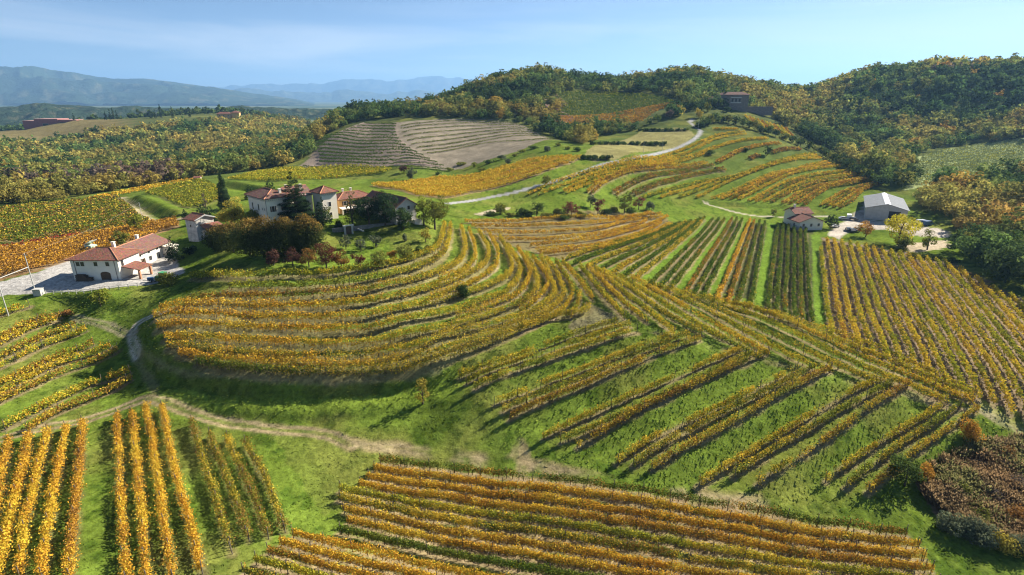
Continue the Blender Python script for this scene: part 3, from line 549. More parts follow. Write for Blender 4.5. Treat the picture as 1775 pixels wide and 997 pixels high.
PLOT = {
 'A': ('orange', 'in the plot below the dirt track', 'from the left', 'vine rows of the lower-left plot'),
 'B': ('golden', 'on the flat plot nearest the viewer', 'down from the grass track', 'vine rows of the flat bottom plot'),
 'C0': ('yellow-green', 'on the topmost short terrace', 'down', 'vine rows on stepped terraces'), 'C1': ('golden', 'on the second short terrace', 'down', 'vine rows on stepped terraces'),
 'C2': ('golden', 'on the third short terrace', 'down', 'vine rows on stepped terraces'), 'C3': ('golden', 'on the fourth short terrace', 'down', 'vine rows on stepped terraces'),
 'C4': ('golden', 'on the fifth short terrace', 'down', 'vine rows on stepped terraces'), 'C5': ('golden', 'on the lowest short terrace by the reeds', 'down', 'vine rows on stepped terraces'),
 'G': ('golden', 'down the ridge above the terraces', 'from the castle hill', 'vine rows along the ridge'),
 'H': ('long curved', 'round the castle hill', 'down from the castle garden', 'curved vine rows round the castle hill'),
 'X': ('short curved', 'on the castle hill shoulder', 'from the castle', 'short vine rows on the castle hill shoulder'),
 'I': ('golden', 'on the slope below the farm pole', 'down from the road', 'vine rows on the slope below the farm road'),
 'E': ('golden', 'across the saddle behind the castle hill', 'from the hedge', 'vine rows on the saddle'),
 'F': ('dark green', 'slanting into the saddle', 'from the castle side', 'slanting vine rows in the saddle'),
 'D': ('dark green', 'between grass strips before the small house', 'from the castle side', 'dark vine rows between grass strips'),
 'V': ('yellow', 'on the brown valley floor below the shed', 'from the grass strip', 'vine rows on the valley floor'),
 'L0': ('golden', 'at the very top of the banded slope', 'down', 'vine rows on the banded slope'), 'L1': ('golden', 'along the lower edge of the winding road', 'down', 'vine rows on the banded slope'),
 'L2': ('golden', 'in the next pair below the winding road', 'down', 'vine rows on the banded slope'), 'L3': ('golden', 'in the right pair above the dark round bush', 'down', 'vine rows on the banded slope'),
 'L4': ('rusty gold', 'in the third curved pair below the road', 'down', 'vine rows on the banded slope'), 'L5': ('dull green', 'in the fourth curved pair below the road', 'down', 'vine rows on the banded slope'),
 'L6': ('dull green', 'in the fifth curved pair below the road', 'down', 'vine rows on the banded slope'), 'L7': ('short rusty', 'left of the dark round bush', 'down', 'vine rows on the banded slope'),
 'L8': ('short rusty', 'right of the dark round bush', 'down', 'vine rows on the banded slope'), 'L9': ('green-gold', 'in the broad band starting at the mixed hedge', 'down', 'vine rows on the banded slope'),
 'LA': ('golden', 'in the second broad band of the slope', 'down', 'vine rows on the banded slope'), 'LB': ('golden', 'in the third broad band of the slope', 'down', 'vine rows on the banded slope'),
 'LC': ('golden', 'in the fourth broad band of the slope', 'down', 'vine rows on the banded slope'), 'LD': ('golden', 'in the last broad band nearest the shed', 'down', 'vine rows on the banded slope'),
 'K': ('bright yellow', 'in the golden field by the road', 'up from the road', 'vine rows of the golden field'),
 'J': ('yellow-green', 'in the big field behind the farmhouse', 'up from the farm', 'vine rows of the big field behind the farm'),
 'P': ('rusty', 'in the reddish field behind the farmhouse roof', 'up from the road', 'vine rows of the reddish field'),
 'Q': ('orange', 'along the foot of the left wood', 'from the field', 'vine rows along the wood'),
 'J2': ('yellow-green', 'in the small field left of the cypress', 'up from the tower', 'vine rows in the small field'),
 'J3': ('yellow-green', 'below the ploughed hillside', 'up from the castle', 'vine rows below the ploughed hillside'),
 'M': ('dark', 'on the bare terraced hillside', 'down from its top', 'dark vine rows on the bare hillside'),
 'T': ('thin greyish', 'beside the dark terraces', 'down from its top', 'thin vine rows on the bare hillside'),
 'N': ('thin', 'under the hilltop wood', 'up from its foot', 'vine rows under the hilltop wood'),
 'U': ('short', 'beside the hedge below the hilltop villa', 'from the villa', 'short vine rows beside the hedge'),
}
PROUT = dict(A=6, B=4.5, C=5, G=7, H=7, X=7, I=6)
cnt = {}; stuffV, stuffC = [], []
for i, r in enumerate(ROWS):
    pl = r['plot']; V, cols, T, w, Fr = row_mesh(r, 1000 + i, pl)
    if pl in ('O', 'N', 'J2', 'J3'): stuffV.append(V[:len(V) - 2*len(smooth_line(w, 2.5))]); stuffC.append(cols[:len(stuffV[-1])]); continue
    k = cnt[pl] = cnt.get(pl, 0) + 1
    cx, cy_ = w[len(w)//2]; org = np.array([cx, cy_, float(ground(cx, cy_))])
    me = mesh_quads('vine_row', V - org, Fr, M_LEAF, cols)
    o = link('vine_row', me, loc=org); adj, where, cnt_from, grp = PLOT[pl]
    adj = {('A', 10): 'green-gold', ('A', 11): 'green-gold', ('A', 12): 'green-gold', ('A', 13): 'green-gold', ('D', 7): 'bright orange', ('D', 4): 'rusty', ('D', 8): 'rusty', ('B', 1): 'greenish'}.get((pl, k), adj)
    tag(o, '%s vine row %s, %s %s' % (adj, where, nth(k), cnt_from), 'vine row', grp)
    sp = PROUT.get(pl[0])
    ps = np.arange(.2, T[-1] - .2, sp) if sp else []
    if sp: ps = np.r_[ps, T[-1]-.1]
    for j, s in enumerate(ps):
        x = np.interp(s, T, w[:, 0]); y = np.interp(s, T, w[:, 1])
        p = link('post', post_me, o, (x - org[0], y - org[1], float(ground(x, y)) - org[2])); p.rotation_euler = (rng.normal(0, .04), rng.normal(0, .04), 0)
print('rows', len(ROWS), cnt)
V = np.concatenate(stuffV); tag(link('vineyard', mesh_quads('vineyard', V, np.arange(len(V)).reshape(-1, 4), M_LEAF, np.concatenate(stuffC))), 'farther vineyards behind the castle, under the hilltop wood and beside the right wood', 'vineyard', kind='stuff')
# ------------------------------------------------------------------ grass tufts on the near banks and meadows
n = 140000; gx = rng.uniform(-125, 125, n); gy = rng.uniform(50, 215, n)
i = np.clip(np.searchsorted(GX, gx), 0, NX-1); j = np.clip(np.searchsorted(GY, gy), 0, NY-1)
ok = (rng.random(n) < GR[j, i] * np.clip((fnoise(gx, gy, 6, 91) - .3)*2.6, .12, 1)) & (np.abs(gx) < gy*.98 + 6); gx, gy, i, j = gx[ok], gy[ok], i[ok], j[ok]; n = len(gx)
hgt = rng.uniform(.04, .11, n) * (.6 + 1.0*fnoise(gx, gy, 4, 93)); wdt = rng.uniform(.15, .38, n); a = rng.uniform(0, np.pi, n); gz = ground(gx, gy) - .03
dx, dy = np.cos(a)*wdt, np.sin(a)*wdt; lx, ly = rng.normal(0, .14, n), rng.normal(0, .14, n)
V = np.stack([np.c_[gx-dx, gy-dy, gz], np.c_[gx+dx, gy+dy, gz], np.c_[gx+dx*.5+lx, gy+dy*.5+ly, gz+hgt], np.c_[gx-dx*.5+lx, gy-dy*.5+ly, gz+hgt*.8]], 1).reshape(-1, 3)
c = CG_[j, i] * rng.uniform(.95, 1.6, n)[:, None]
n = 260000; gx = rng.uniform(-110, 110, n); gy = rng.uniform(60, 200, n); i = np.clip(np.searchsorted(GX, gx), 0, NX-1); j = np.clip(np.searchsorted(GY, gy), 0, NY-1)
ok = (rng.random(n) < .30 * ROUGH[j, i] * GR[j, i]) & (np.abs(gx) < gy + 6); gx, gy, i, j = gx[ok], gy[ok], i[ok], j[ok]; n = len(gx)     # long grass on the banks, combed downhill
sx_ = (ZT[j, np.minimum(i+2, NX-1)] - ZT[j, i-2]); sy_ = (ZT[np.minimum(j+2, NY-1), i] - ZT[j-2, i]); q_ = np.hypot(sx_, sy_) + 1e-6
hgt = rng.uniform(.08, .24, n)*(.5 + fnoise(gx, gy, 5, 94)); ln = rng.uniform(.2, .55, n); lx, ly = -sx_/q_*ln + rng.normal(0, .1, n), -sy_/q_*ln + rng.normal(0, .1, n); a = rng.uniform(0, np.pi, n); wdt = rng.uniform(.06, .2, n); dx, dy = np.cos(a)*wdt, np.sin(a)*wdt; gz = ground(gx, gy) - .03
V2 = np.stack([np.c_[gx-dx, gy-dy, gz], np.c_[gx+dx, gy+dy, gz], np.c_[gx+dx*.5+lx, gy+dy*.5+ly, gz+hgt], np.c_[gx-dx*.5+lx, gy-dy*.5+ly, gz+hgt*.85]], 1).reshape(-1, 3)
t = rng.random((n, 1)); c2 = (CG_[j, i]*(1-t*.5) + np.array((.30, .32, .07))*t*.5) * rng.uniform(.95, 1.6, n)[:, None]
V = np.r_[V, V2]; c = np.r_[c, c2]
tag(link('grass', mesh_quads('grass', V, np.arange(len(V)).reshape(-1, 4), M_GRASS, np.repeat(c, 4, 0))), 'rough green grass on the banks and meadows', 'grass', kind='stuff')
# ------------------------------------------------------------------ distant ranges
def ridge(name, prof, D, half, seed, jag, col):
    prof = np.array(prof, float); cols = np.linspace(prof[0, 0], prof[-1, 0], 260); rows = np.linspace(-1, 1, 56)
    py = np.interp(cols, prof[:, 0], prof[:, 1]) + jag*((vnoise(cols, cols*0, 17, seed) - .5)*5 + (vnoise(cols, cols*0, 6, seed+1) - .5)*2.2); a, b, c = ray(cols, py)
    zr = CAMZ + c * D; az = a / b; yb = b * D; base = -25.0
    Cg, Rg = np.meshgrid(np.arange(len(cols)), rows); yy = yb[Cg] + Rg * half; xx = az[Cg] * yy
    t = np.abs(Rg); rel = zr[Cg] - base
    nzz = 1 - np.abs(2*fnoise(xx, yy, half*.34, seed, 5) - 1); sk = (1 - t)**1.05
    z = base - 6 + (rel + 6) * np.clip(sk + (nzz - .62)*1.3*np.clip(t*3, 0, 1)*(1 - t*.75), 0, 1)
    z = np.where(t < .02, zr[Cg] + (fnoise(xx, yy, 60, seed+9) - .5)*rel*.02, z); 
    V = np.c_[xx.ravel(), yy.ravel(), z.ravel()]; I = np.arange(V.shape[0]).reshape(len(rows), len(cols))
    F = np.stack([I[:-1, :-1], I[:-1, 1:], I[1:, 1:], I[1:, :-1]], -1).reshape(-1, 4)
    cc = np.array(col) * (.55 + .9*fnoise(xx, yy, half*.07, seed+3, 4)).ravel()[:, None]
    pale = (fnoise(xx, yy, half*.05, seed+5, 3).ravel() > .66)[:, None]; cc = np.where(pale, cc*.5 + np.array((.16, .15, .08))*.5, cc)
    tag(link(name, mesh_quads(name, V, F, M_FAR, cc, True)), kind='structure')
m, nt, o = new_mat('far_woods'); N = nt.nodes; L = nt.links; at = N.new('ShaderNodeAttribute'); at.attribute_name = 'Col'; df = N.new('ShaderNodeBsdfDiffuse'); L.new(at.outputs['Color'], df.inputs['Color'])
geo = N.new('ShaderNodeNewGeometry'); nn1 = N.new('ShaderNodeTexNoise'); nn1.inputs['Scale'].default_value = .010; nn1.inputs['Detail'].default_value = 8; nn1.inputs['Roughness'].default_value = .7; L.new(geo.outputs['Position'], nn1.inputs['Vector'])
bp = N.new('ShaderNodeBump'); bp.inputs['Strength'].default_value = 1; bp.inputs['Distance'].default_value = 45; L.new(nn1.outputs['Fac'], bp.inputs['Height']); L.new(bp.outputs[0], df.inputs['Normal']); L.new(df.outputs[0], o.inputs['Surface']); M_FAR = m
ridge('mountains', [(-500,128),(0,119),(60,120),(130,128),(200,137),(250,136),(320,145),(370,153),(430,161),(500,170),(560,182),(620,193)], 9500, 3200, 101, .25, (.035,.055,.028))
ridge('hills', [(-400,176),(-100,182),(0,188),(60,179),(110,181),(170,187),(240,184),(330,190),(420,184),(480,188),(560,190),(640,192)], 2300, 520, 111, .6, (.035,.055,.025))
ridge('mountains', [(330,168),(380,158),(430,154),(480,158),(540,163),(600,154),(660,163),(720,157),(800,161),(880,172),(1000,175)], 15000, 2500, 121, 1, (.055,.07,.04))
ridge('mountains', [(250,158),(300,153),(380,150),(440,148),(500,147),(560,144),(600,137),(640,140),(670,142),(700,139),(750,132),(790,137),(820,137),(870,141),(1000,150),(1200,160)], 21000, 2500, 131, 1, (.055,.06,.045))
# ------------------------------------------------------------------ the air between
bm = bmesh.new(); bmesh.ops.create_cube(bm, size=1); me = bpy.data.meshes.new('haze'); bm.to_mesh(me); bm.free()
hz = link('haze', me); hz.scale = (51000, 35400, 1010); hz.location = (0, 7900, 1010/2 - 40); tag(hz, kind='stuff')
m = bpy.data.materials.new('haze'); m.use_nodes = True; nt = m.node_tree; nt.nodes.clear(); o = nt.nodes.new('ShaderNodeOutputMaterial'); pv = nt.nodes.new('ShaderNodeVolumePrincipled')
pv.inputs['Color'].default_value = (.32, .60, 1, 1); pv.inputs['Density'].default_value = 0.000075; pv.inputs['Anisotropy'].default_value = 0.2; nt.links.new(pv.outputs[0], o.inputs['Volume']); me.materials.append(m)

# ------------------------------------------------------------------ trees
def crown_arrays(seed, kind, H, Rw, leaf, dens=1.0):
    """leaf faces of one crown: corners and brightness; H height, Rw half-width in metres"""
    rs = np.random.default_rng(seed); blobs = []
    if kind == 'broad':
        for k in range(int(17 + rs.integers(0, 7))):
            d = unit(rs.normal(size=(1, 3)))[0]; d[2] = d[2]*.95 + .05; f = rs.uniform(.38, .92)
            blobs.append((d*np.array([Rw*f, Rw*f, H*.46*f]) + np.array([0, 0, H*.52]), rs.uniform(.20, .44)*Rw*np.array([1, 1, rs.uniform(.65, .95)])))
    elif kind == 'tall':
        for k in range(14):
            z = rs.uniform(.22, .95); rr = Rw*(.35 + .8*np.sin(np.pi*min(1, z*1.02)))*.55; a = rs.uniform(0, 6.28)
            blobs.append((np.array([np.cos(a)*rr, np.sin(a)*rr, H*z*.95]), np.array([.42*Rw, .42*Rw, H*.11])))
    elif kind == 'cypress':
        for z in np.linspace(.06, .97, 14):
            rr = Rw*np.clip(1.15*(1-z)**.55*min(1, z*6+.4), .1, 1); blobs.append((np.array([rs.normal(0, .08*Rw), rs.normal(0, .08*Rw), H*z]), np.array([rr, rr, H*.07])))
    elif kind == 'cedar':
        for lv, z in enumerate(np.linspace(.16, .97, 11)):
            rr = Rw*(1.08 - z)**.8; k = max(1, int(7*(1.1 - z)))
            for j in range(k):
                a = 6.28*j/k + lv*1.3 + rs.normal(0, .2); q = rr*rs.uniform(.45, .75)
                blobs.append((np.array([np.cos(a)*q, np.sin(a)*q, H*z - q*.12]), np.array([rr*.42 + .15, rr*.42 + .15, H*.03 + .12])))
    elif kind in ('bush', 'screen'):
        for k in range(9):
            a = rs.uniform(0, 6.28); q = rs.uniform(0, .62)*Rw; blobs.append((np.array([np.cos(a)*q, np.sin(a)*q, H*rs.uniform(.28, .62)]), np.array([.42*Rw, .42*Rw, .34*H])))
    Cs, Ns, Bs, Ls = [], [], [], []
    for c, r in blobs:
        area = 4*np.pi*((r[0]*r[1])**1.6/3 + 2*(r[0]*r[2])**1.6/3)**(1/1.6)
        n = max(3, int(area * .78 * dens / leaf**2)); d = unit(rs.normal(size=(n, 3)))
        Cs.append(c + d*r*rs.uniform(.72, 1.06, (n, 1))); Ns.append(unit(d/ r * r.mean() + rs.normal(0, .45, (n, 3)) + [0, 0, .25])); Bs.append(np.full(n, rs.uniform(.72, 1.28))); Ls.append(rs.uniform(.65, 1.35, n)*leaf)
    Cs, Ns, Bs, Ls = map(np.concatenate, (Cs, Ns, Bs, Ls))
    V = leaf_quads(Cs, Ls, Ns, rs); br = np.repeat(Bs*rs.uniform(.78, 1.22, len(Bs)), 4)
    if kind == 'screen':      # autumn colour has reached only the upper leaves
        zt = np.repeat(np.clip((Cs[:, 2]/H - .62)/.25 + rs.normal(0, .3, len(Cs)), 0, 1), 4)[:, None]
        return V, br[:, None]*(np.array((.065, .082, .024))*(1 - zt) + np.array((.25, .155, .04))*zt)
    return V, np.repeat(br[:, None], 3, 1)
def trunk_mesh(seed, H, Rw, r0, limbs=5, cut=.8):
    rs = np.random.default_rng(seed); bm = bmesh.new()
    def tube(p, rad, n=6):
        rings = []
        for i, (q, r) in enumerate(zip(p, rad)):
            rings.append([bm.verts.new((q[0] + r*math.cos(6.283*k/n), q[1] + r*math.sin(6.283*k/n), q[2])) for k in range(n)])
        for a, b in zip(rings, rings[1:]):
            for k in range(n): bm.faces.new((a[k], a[(k+1) % n], b[(k+1) % n], b[k]))
        bm.faces.new(rings[-1])
    tube([(0, 0, -.3), (.04*H*rs.normal(0, .3), 0, H*.3), (.05*H*rs.normal(0, .4), .03*H*rs.normal(), H*cut)], [r0*1.2, r0*.8, r0*.15])
    for k in range(limbs):
        a = 6.283*k/limbs + rs.uniform(-.4, .4); z = H*rs.uniform(.25, .5); e = Rw*rs.uniform(.5, .85)
        tube([(0, 0, z), (math.cos(a)*e*.5, math.sin(a)*e*.5, z + H*.14), (math.cos(a)*e, math.sin(a)*e, z + H*.24)], [r0*.5, r0*.3, r0*.08], 5)
    me = bpy.data.meshes.new('trunk'); bm.to_mesh(me); bm.free(); me.materials.append(M_BARK); return me
PROTO = {}
def proto(kind, var, H, Rw, leaf, dens=1.0):
    key = (kind, var, H, Rw, leaf, dens)
    if key not in PROTO:
        V, br = crown_arrays(len(kind) + var*13 + int(H*7), kind, H, Rw, leaf, dens)
        PROTO[key] = (mesh_quads('crown', V, np.arange(len(V)).reshape(-1, 4), M_CROWN, br), trunk_mesh(var + 3, H, Rw, .022*H + .03, 0 if kind in ('cypress', 'bush', 'screen') else 5))
    return PROTO[key]
TC = dict(white=(1, 1, 1), dark=(.045,.075,.022), ever=(.034,.060,.026), green=(.085,.125,.028), olive=(.17,.18,.036), gold=(.36,.29,.05), yellow=(.46,.40,.03), orange=(.40,.21,.035), rust=(.25,.125,.035), red=(.17,.062,.04), wine=(.10,.05,.036), bare=(.15,.115,.085), sage=(.13,.15,.085), lime=(.20,.22,.03))
KINDNAME = dict(broad='broadleaf_tree', tall='slender_tree', cypress='cypress', cedar='conifer', bush='bush', screen='broadleaf_tree')
def tree(px, kind, H, Rw, col, label, cat='tree', var=0, leaf=None, dens=1.0, group=None, xy=None, name=None, rot=None):
    x, y = xy if xy is not None else unproj([px])[0]; D = math.hypot(x, y)
    leaf = leaf or float(np.clip(D*.0021, .26, 1.6)); leaf = round(leaf*8)/8 or .25
    cme, tme = proto(kind, var, H, Rw, leaf, dens)
    root = bpy.data.objects.new(name or KINDNAME[kind], None); COL.objects.link(root); root.location = (x, y, float(ground(x, y)) - .05); root.rotation_euler = (0, 0, rng.uniform(0, 6.28) if rot is None else rot)
    c = link('crown', cme, root); c.color = (*(np.array(TC[col])*rng.uniform(.85, 1.15)), 1)
    link('trunk', tme, root)
    tag(root, label, cat, group); return root
# castle garden and yard
tree((390,362), 'cypress', 14.5, 2.5, 'ever', 'tall dark cypress standing alone behind the old tower', 'cypress', dens=2.4, leaf=.25)
tree((405,398), 'broad', 11, 4.6, 'gold', 'yellowing round tree between the cypress and the castle')
tree((368,400), 'broad', 8.5, 3.6, 'ever', 'dark evergreen tree just behind the old stone tower', var=1)
tree((357,362), 'tall', 7, 1.3, 'bare', 'thin purplish bare tree left of the tall cypress', dens=.5)
tree((322,380), 'cedar', 4, 1.3, 'ever', 'small dark fir just above the old tower roof', 'fir')
tree((516,386), 'cedar', 16, 6.0, 'ever', 'big dark cedar in front of the castle wall', 'cedar', dens=2.0, leaf=.25)
tree((470,340), 'cedar', 8.5, 3.4, 'dark', 'dark conifer showing over the castle roof', 'conifer', var=1)
tree((434,345), 'cedar', 6.5, 2.6, 'dark', 'smaller conifer at the left end of the castle', 'conifer', var=2)
tree((612,394), 'cedar', 13.5, 3.0, 'green', 'slim open pine in front of the orange building', 'pine', var=2, dens=.55)
tree((640,393), 'broad', 10.5, 5.2, 'ever', 'left one of two round dark yews above the garden wall', 'yew', dens=1.2)
tree((668,391), 'broad', 11, 5.6, 'ever', 'right one of two round dark yews above the garden wall', 'yew', var=2, dens=1.2)
tree((754,398), 'broad', 13, 5.2, 'olive', 'large green tree on the lawn right of the gabled villa', var=1)
tree((735,392), 'broad', 10, 3.2, 'lime', 'light green tree close beside the gabled villa', var=2)
for i, (px, H, w_, c) in enumerate([((378,432),9.5,4.4,'olive'),((405,437),11,4.8,'rust'),((434,441),12.5,5.0,'olive'),((464,441),13,5.2,'rust'),((494,441),13.5,5.2,'olive'),((522,440),13,5.0,'rust'),((547,436),11.5,4.4,'olive')]):
    tree(px, 'screen', H*.9, w_*1.2, 'white', '%s tree of the tall rusty screen below the castle, counted from the tower' % nth(i+1), group='screen of rusty trees below the castle', var=i % 3, dens=1.15, name='broadleaf_tree')
tree((303,452), 'cedar', 7.5, 2.8, 'ever', 'dark fir between the farmhouse wing and the old tower', 'fir', var=1)
tree((330,440), 'bush', 3.0, 2.6, 'ever', 'dark bush at the foot of the old tower', 'bush')
for px, k, H, w_, c, lab in [((475,460),'broad',6,2.4,'wine','dim wine-red tree at the left of the castle orchard'),((508,462),'broad',5.5,2.5,'wine','dull red fruit tree left of the bright red orchard trees'),((536,463),'broad',5.5,2.4,'rust','brownish orchard tree below the rusty screen of trees'),
    ((566,464),'broad',7,2.8,'red','tall brick-red tree at the end of the rusty screen'),((592,466),'broad',5,2.2,'rust','russet fruit tree right of the tall brick-red tree'),((622,462),'broad',4.2,2.0,'red','small bright red tree beside the white garden steps'),
    ((600,432),'broad',4.4,1.9,'sage','grey-green shrub tree in front of the dark retaining wall'),((626,436),'broad',4,1.8,'sage','grey-green shrub right of the garden steps'),((652,428),'broad',4.2,2.0,'sage','pale olive tree at the middle of the retaining wall'),
    ((658,464),'broad',5,2.4,'olive','green fruit tree low on the castle lawn'),((683,452),'broad',3.6,1.7,'orange','orange-leaved little tree on the castle lawn'),((702,452),'broad',5,2.4,'olive','broad green fruit tree near the curve of the vine rows'),
    ((703,418),'bush',2.6,1.2,'sage','small round grey shrub right of the retaining wall'),((738,420),'broad',4.5,2.0,'gold','thin golden tree on the lawn under the gabled villa'),((726,436),'bush',1.8,1.6,'green','low green bush on the castle lawn'),((742,432),'bush',1.4,1.2,'dark','low dark bush at the edge of the castle lawn'),
    ((590,398),'bush',3.4,2.0,'dark','dark clipped bush on the terrace over the retaining wall'),((566,380),'broad',4.5,2.2,'olive','olive-green shrub at the foot of the castle tower')]:
    tree(px, k, H, w_, c, lab, 'bush' if k == 'bush' else 'tree', var=len(lab) % 3)
tree((175,530), 'broad', 5.4, 2.5, 'lime', 'yellow-green bush on the bank below the farm fence', 'bush', name='bush')
tree((290,494), 'bush', 3.6, 3.4, 'olive', 'dense olive bush beside the green tractor', 'bush', var=1)
tree((238,402), 'broad', 6.5, 3.4, 'lime', 'yellow-green bushy tree behind the farmhouse roof', var=1)
tree((210,425), 'broad', 5, 2.6, 'olive', 'olive bush in the reddish field behind the farmhouse', 'bush', var=2, name='bush')
tree((804,517), 'bush', 3.8, 2.5, 'dark', 'single dark bush among the curved vine rows', 'bush')
tree((733,700), 'tall', 5.8, 1.5, 'gold', 'small lone golden tree on the grass below the curved rows', dens=.7)
tree((120,545), 'bush', 1.6, 1.8, 'rust', 'brown bramble at the corner above the left vine rows', 'bush')
tree((288,380), 'bush', 1.8, 2.0, 'green', 'round green bush at the end of the grass bank', 'bush', var=2)
# hedge of mixed trees under the banded slope
for px, k, H, w_, c, lab in [((868,372),'broad',5,3.2,'olive','olive bush at the left end of the mixed hedge'),((905,374),'bush',3.5,3.4,'green','low green bush in the mixed hedge'),((930,376),'broad',6.5,3,'green','dark green tree in the mixed hedge left of the red ones'),((965,374),'bush',3.5,3.5,'olive','olive bush between green and red trees of the hedge'),
    ((990,375),'broad',6.5,3.2,'red','first red tree of the mixed hedge from the castle side'),((1024,360),'broad',6,2.4,'sage','bluish-green tree behind the red ones of the hedge'),((1036,372),'broad',6.8,3.2,'red','second red tree of the mixed hedge from the castle side'),
    ((1082,370),'broad',10,4.0,'olive','biggest olive tree at the right of the mixed hedge'),((1107,364),'broad',7.5,2.8,'red','third red tree of the mixed hedge from the castle side'),((1126,364),'bush',4.5,2.6,'sage','bluish bush at the right end of the mixed hedge')]:
    tree(px, k, H, w_, c, lab, 'bush' if k == 'bush' else 'tree', var=len(lab) % 3, group='mixed hedge under the banded slope')
for i, px in enumerate([(850,374),(884,376),(918,377),(948,376),(978,379),(1008,376),(1050,372),(1064,368),(1095,369)]): tree(px, 'bush', float(rng.uniform(2, 3.4)), float(rng.uniform(2.4, 3.6)), ['green','olive','dark','olive'][i % 4], 'low shrub filling the mixed hedge between the taller trees', 'bush', group='low shrubs of the mixed hedge', var=i % 3)
for i, (px, k, H, w_, c, lab) in enumerate([((1226,194),'broad',8,4,'olive','olive tree at the left corner of the hilltop villa'),((1262,195),'broad',5.5,3.5,'dark','dark tree in front of the hilltop villa arches'),((1300,192),'bush',3.5,3.5,'olive','olive bush below the terrace wall of the hilltop villa'),((1322,190),'bush',3.5,3.5,'gold','golden bush at the right end of the terrace wall'),
    ((352,385),'cedar',8,2.6,'ever','dark fir left of the cypress above the old tower'),((448,392),'broad',6,3.2,'olive','olive tree at the foot of the castle wall'),((420,392),'broad',7.5,3.6,'dark','dark tree at the left corner of the castle'),((560,392),'cedar',9,3.4,'ever','dark conifer between the cedar and the castle tower'),((700,398),'broad',7,3.2,'dark','dark tree in front of the gabled villa')]): tree(px, k, H, w_, c, lab, var=i % 3)
for i, px in enumerate([(800,286),(822,290),(846,284),(870,276),(893,271),(905,264),(925,258),(948,262),(968,253),(985,259),(1000,262),(880,283),(835,296),(780,296),(760,303)]): tree(px, 'bush', float(rng.uniform(1.6, 3.6)), float(rng.uniform(2, 4)), ['olive','lime','green','sage'][i % 4], 'scrub bush on the rough strip between ploughed hillside and golden field', 'bush', group='scrub above the golden field', var=i % 3)
tree((946,320), 'broad', 5, 2.6, 'olive', 'small tree beside the bend of the pale road')
for px, k, H, w_, c, lab in [((714,312),'broad',7,3.5,'sage','pale feathery tree below the ploughed hillside'),((700,300),'broad',5,3,'wine','dull red bush behind the pale feathery tree'),((1231,268),'bush',3.5,4,'green','green bush beside the upper golden rows'),((1293,262),'bush',3,3,'green','small green bush in the banded slope'),((1329,270),'broad',6.5,3.2,'dark','dark round bush in the middle of the banded slope'),
    ((1243,294),'bush',1.8,2.6,'dark','dark scrub at the end of the upper rows')]: tree(px, k, H, w_, c, lab, 'bush' if k == 'bush' else 'tree', var=len(lab) % 3)
# round the shed and the small house
tree((1556,424), 'broad', 14, 6.6, 'yellow', 'big yellow-green tree in front of the grey shed', var=1)
tree((1500,411), 'broad', 7, 3.6, 'orange', 'round orange tree on the grass by the yard')
tree((1569,432), 'broad', 5, 2.6, 'olive', 'small leaning tree right of the big yellow tree', var=2)
tree((1607,433), 'tall', 9.5, 2.6, 'lime', 'slender yellow-green tree at the edge of the shed yard')
tree((1440,396), 'broad', 6.5, 3.0, 'dark', 'dark round bush beside the small red-roofed house', 'bush', name='bush')
tree((1340,376), 'broad', 4, 1.6, 'olive', 'tiny tree beside the pale track left of the small house', var=2)
tree((1665,420), 'cypress', 6, 1.2, 'green', 'narrow ivy-clad stump tree at the wood edge right of the yard')
for i, px in enumerate([(1585,446),(1605,447),(1625,450),(1648,455),(1560,434)]): tree(px, 'bush', 2.4, 3.2, ['olive','green','green','dark','olive'][i], 'green shrub of the low thicket between yard and valley rows', 'bush', var=i % 3, group='thicket between the yard and the valley rows')
# lower right
tree((1683,765), 'bush', 4.6, 2.5, 'orange', 'orange bush at the top of the reed bed', 'bush')
tree((1568,842), 'broad', 5.5, 3.0, 'green', 'green bush at the end of the lowest terrace', 'bush', var=1, name='bush')
tree((1600,836), 'bush', 3.8, 2.2, 'orange', 'russet bush left of the brown reed bed', 'bush', var=1)
for i, (px, H, w_, c) in enumerate([((1640,922),3.6,2.4,'sage'),((1672,930),4.2,2.8,'sage'),((1705,942),3.6,2.6,'sage'),((1740,955),3.2,2.4,'gold'),((1770,962),3.2,2.6,'sage')]):
    tree(px, 'bush', H, w_, c, '%s pale shrub along the lower edge of the reed bed, from the left' % nth(i+1), 'bush', var=i % 3, group='pale shrubs along the reed bed')
for i, px in enumerate([(1690,812),(1740,800),(1665,860),(1720,870),(1765,850),(1755,905),(1700,905)]): tree(px, 'bush', float(rng.uniform(2.2, 3.6)), float(rng.uniform(1.6, 2.8)), ['bare','rust','olive','bare'][i % 4], 'twiggy bush standing up out of the brown reed bed', 'bush', group='bushes in the reed bed', dens=.45, var=i % 3)
# hedge below the hilltop villa
hl = smooth_line(unproj([(1212,222),(1250,212),(1295,221),(1340,236),(1380,251),(1420,268),(1450,284),(1485,302),(1522,324)]), 6.0)
for i, w_ in enumerate(hl): tree(None, 'broad', float(rng.choice([6, 7.5, 8.5])), 4.2, ['dark','green','dark','olive'][i % 4], 'tree of the long dark hedge above the banded slope', group='dark hedge above the banded slope', var=i % 3, xy=w_)
for i, (px, H) in enumerate([((1210,205),8),((1180,200),8),((1160,205),7),((1140,212),7)]): tree(px, 'broad', H, 4, ['gold','gold','bare','green'][i], ['golden tree beside the top bend of the road','broad golden tree left of the top bend of the road','greyish tree above the dry terraces','green bush-like tree above the dry terraces'][i], var=i % 3)
for x0, x1, y0 in [(1010,1055,276),(1028,1155,251),(1110,1195,227)]:
    for k, xx in enumerate(np.arange(x0, x1, 11)): tree((xx, y0), 'bush', 2.6, 3.2, ['dark','green'][k % 2], 'dark bush of the hedges on the dry terraces', 'bush', group='bush hedges on the dry terraces', var=k % 3)
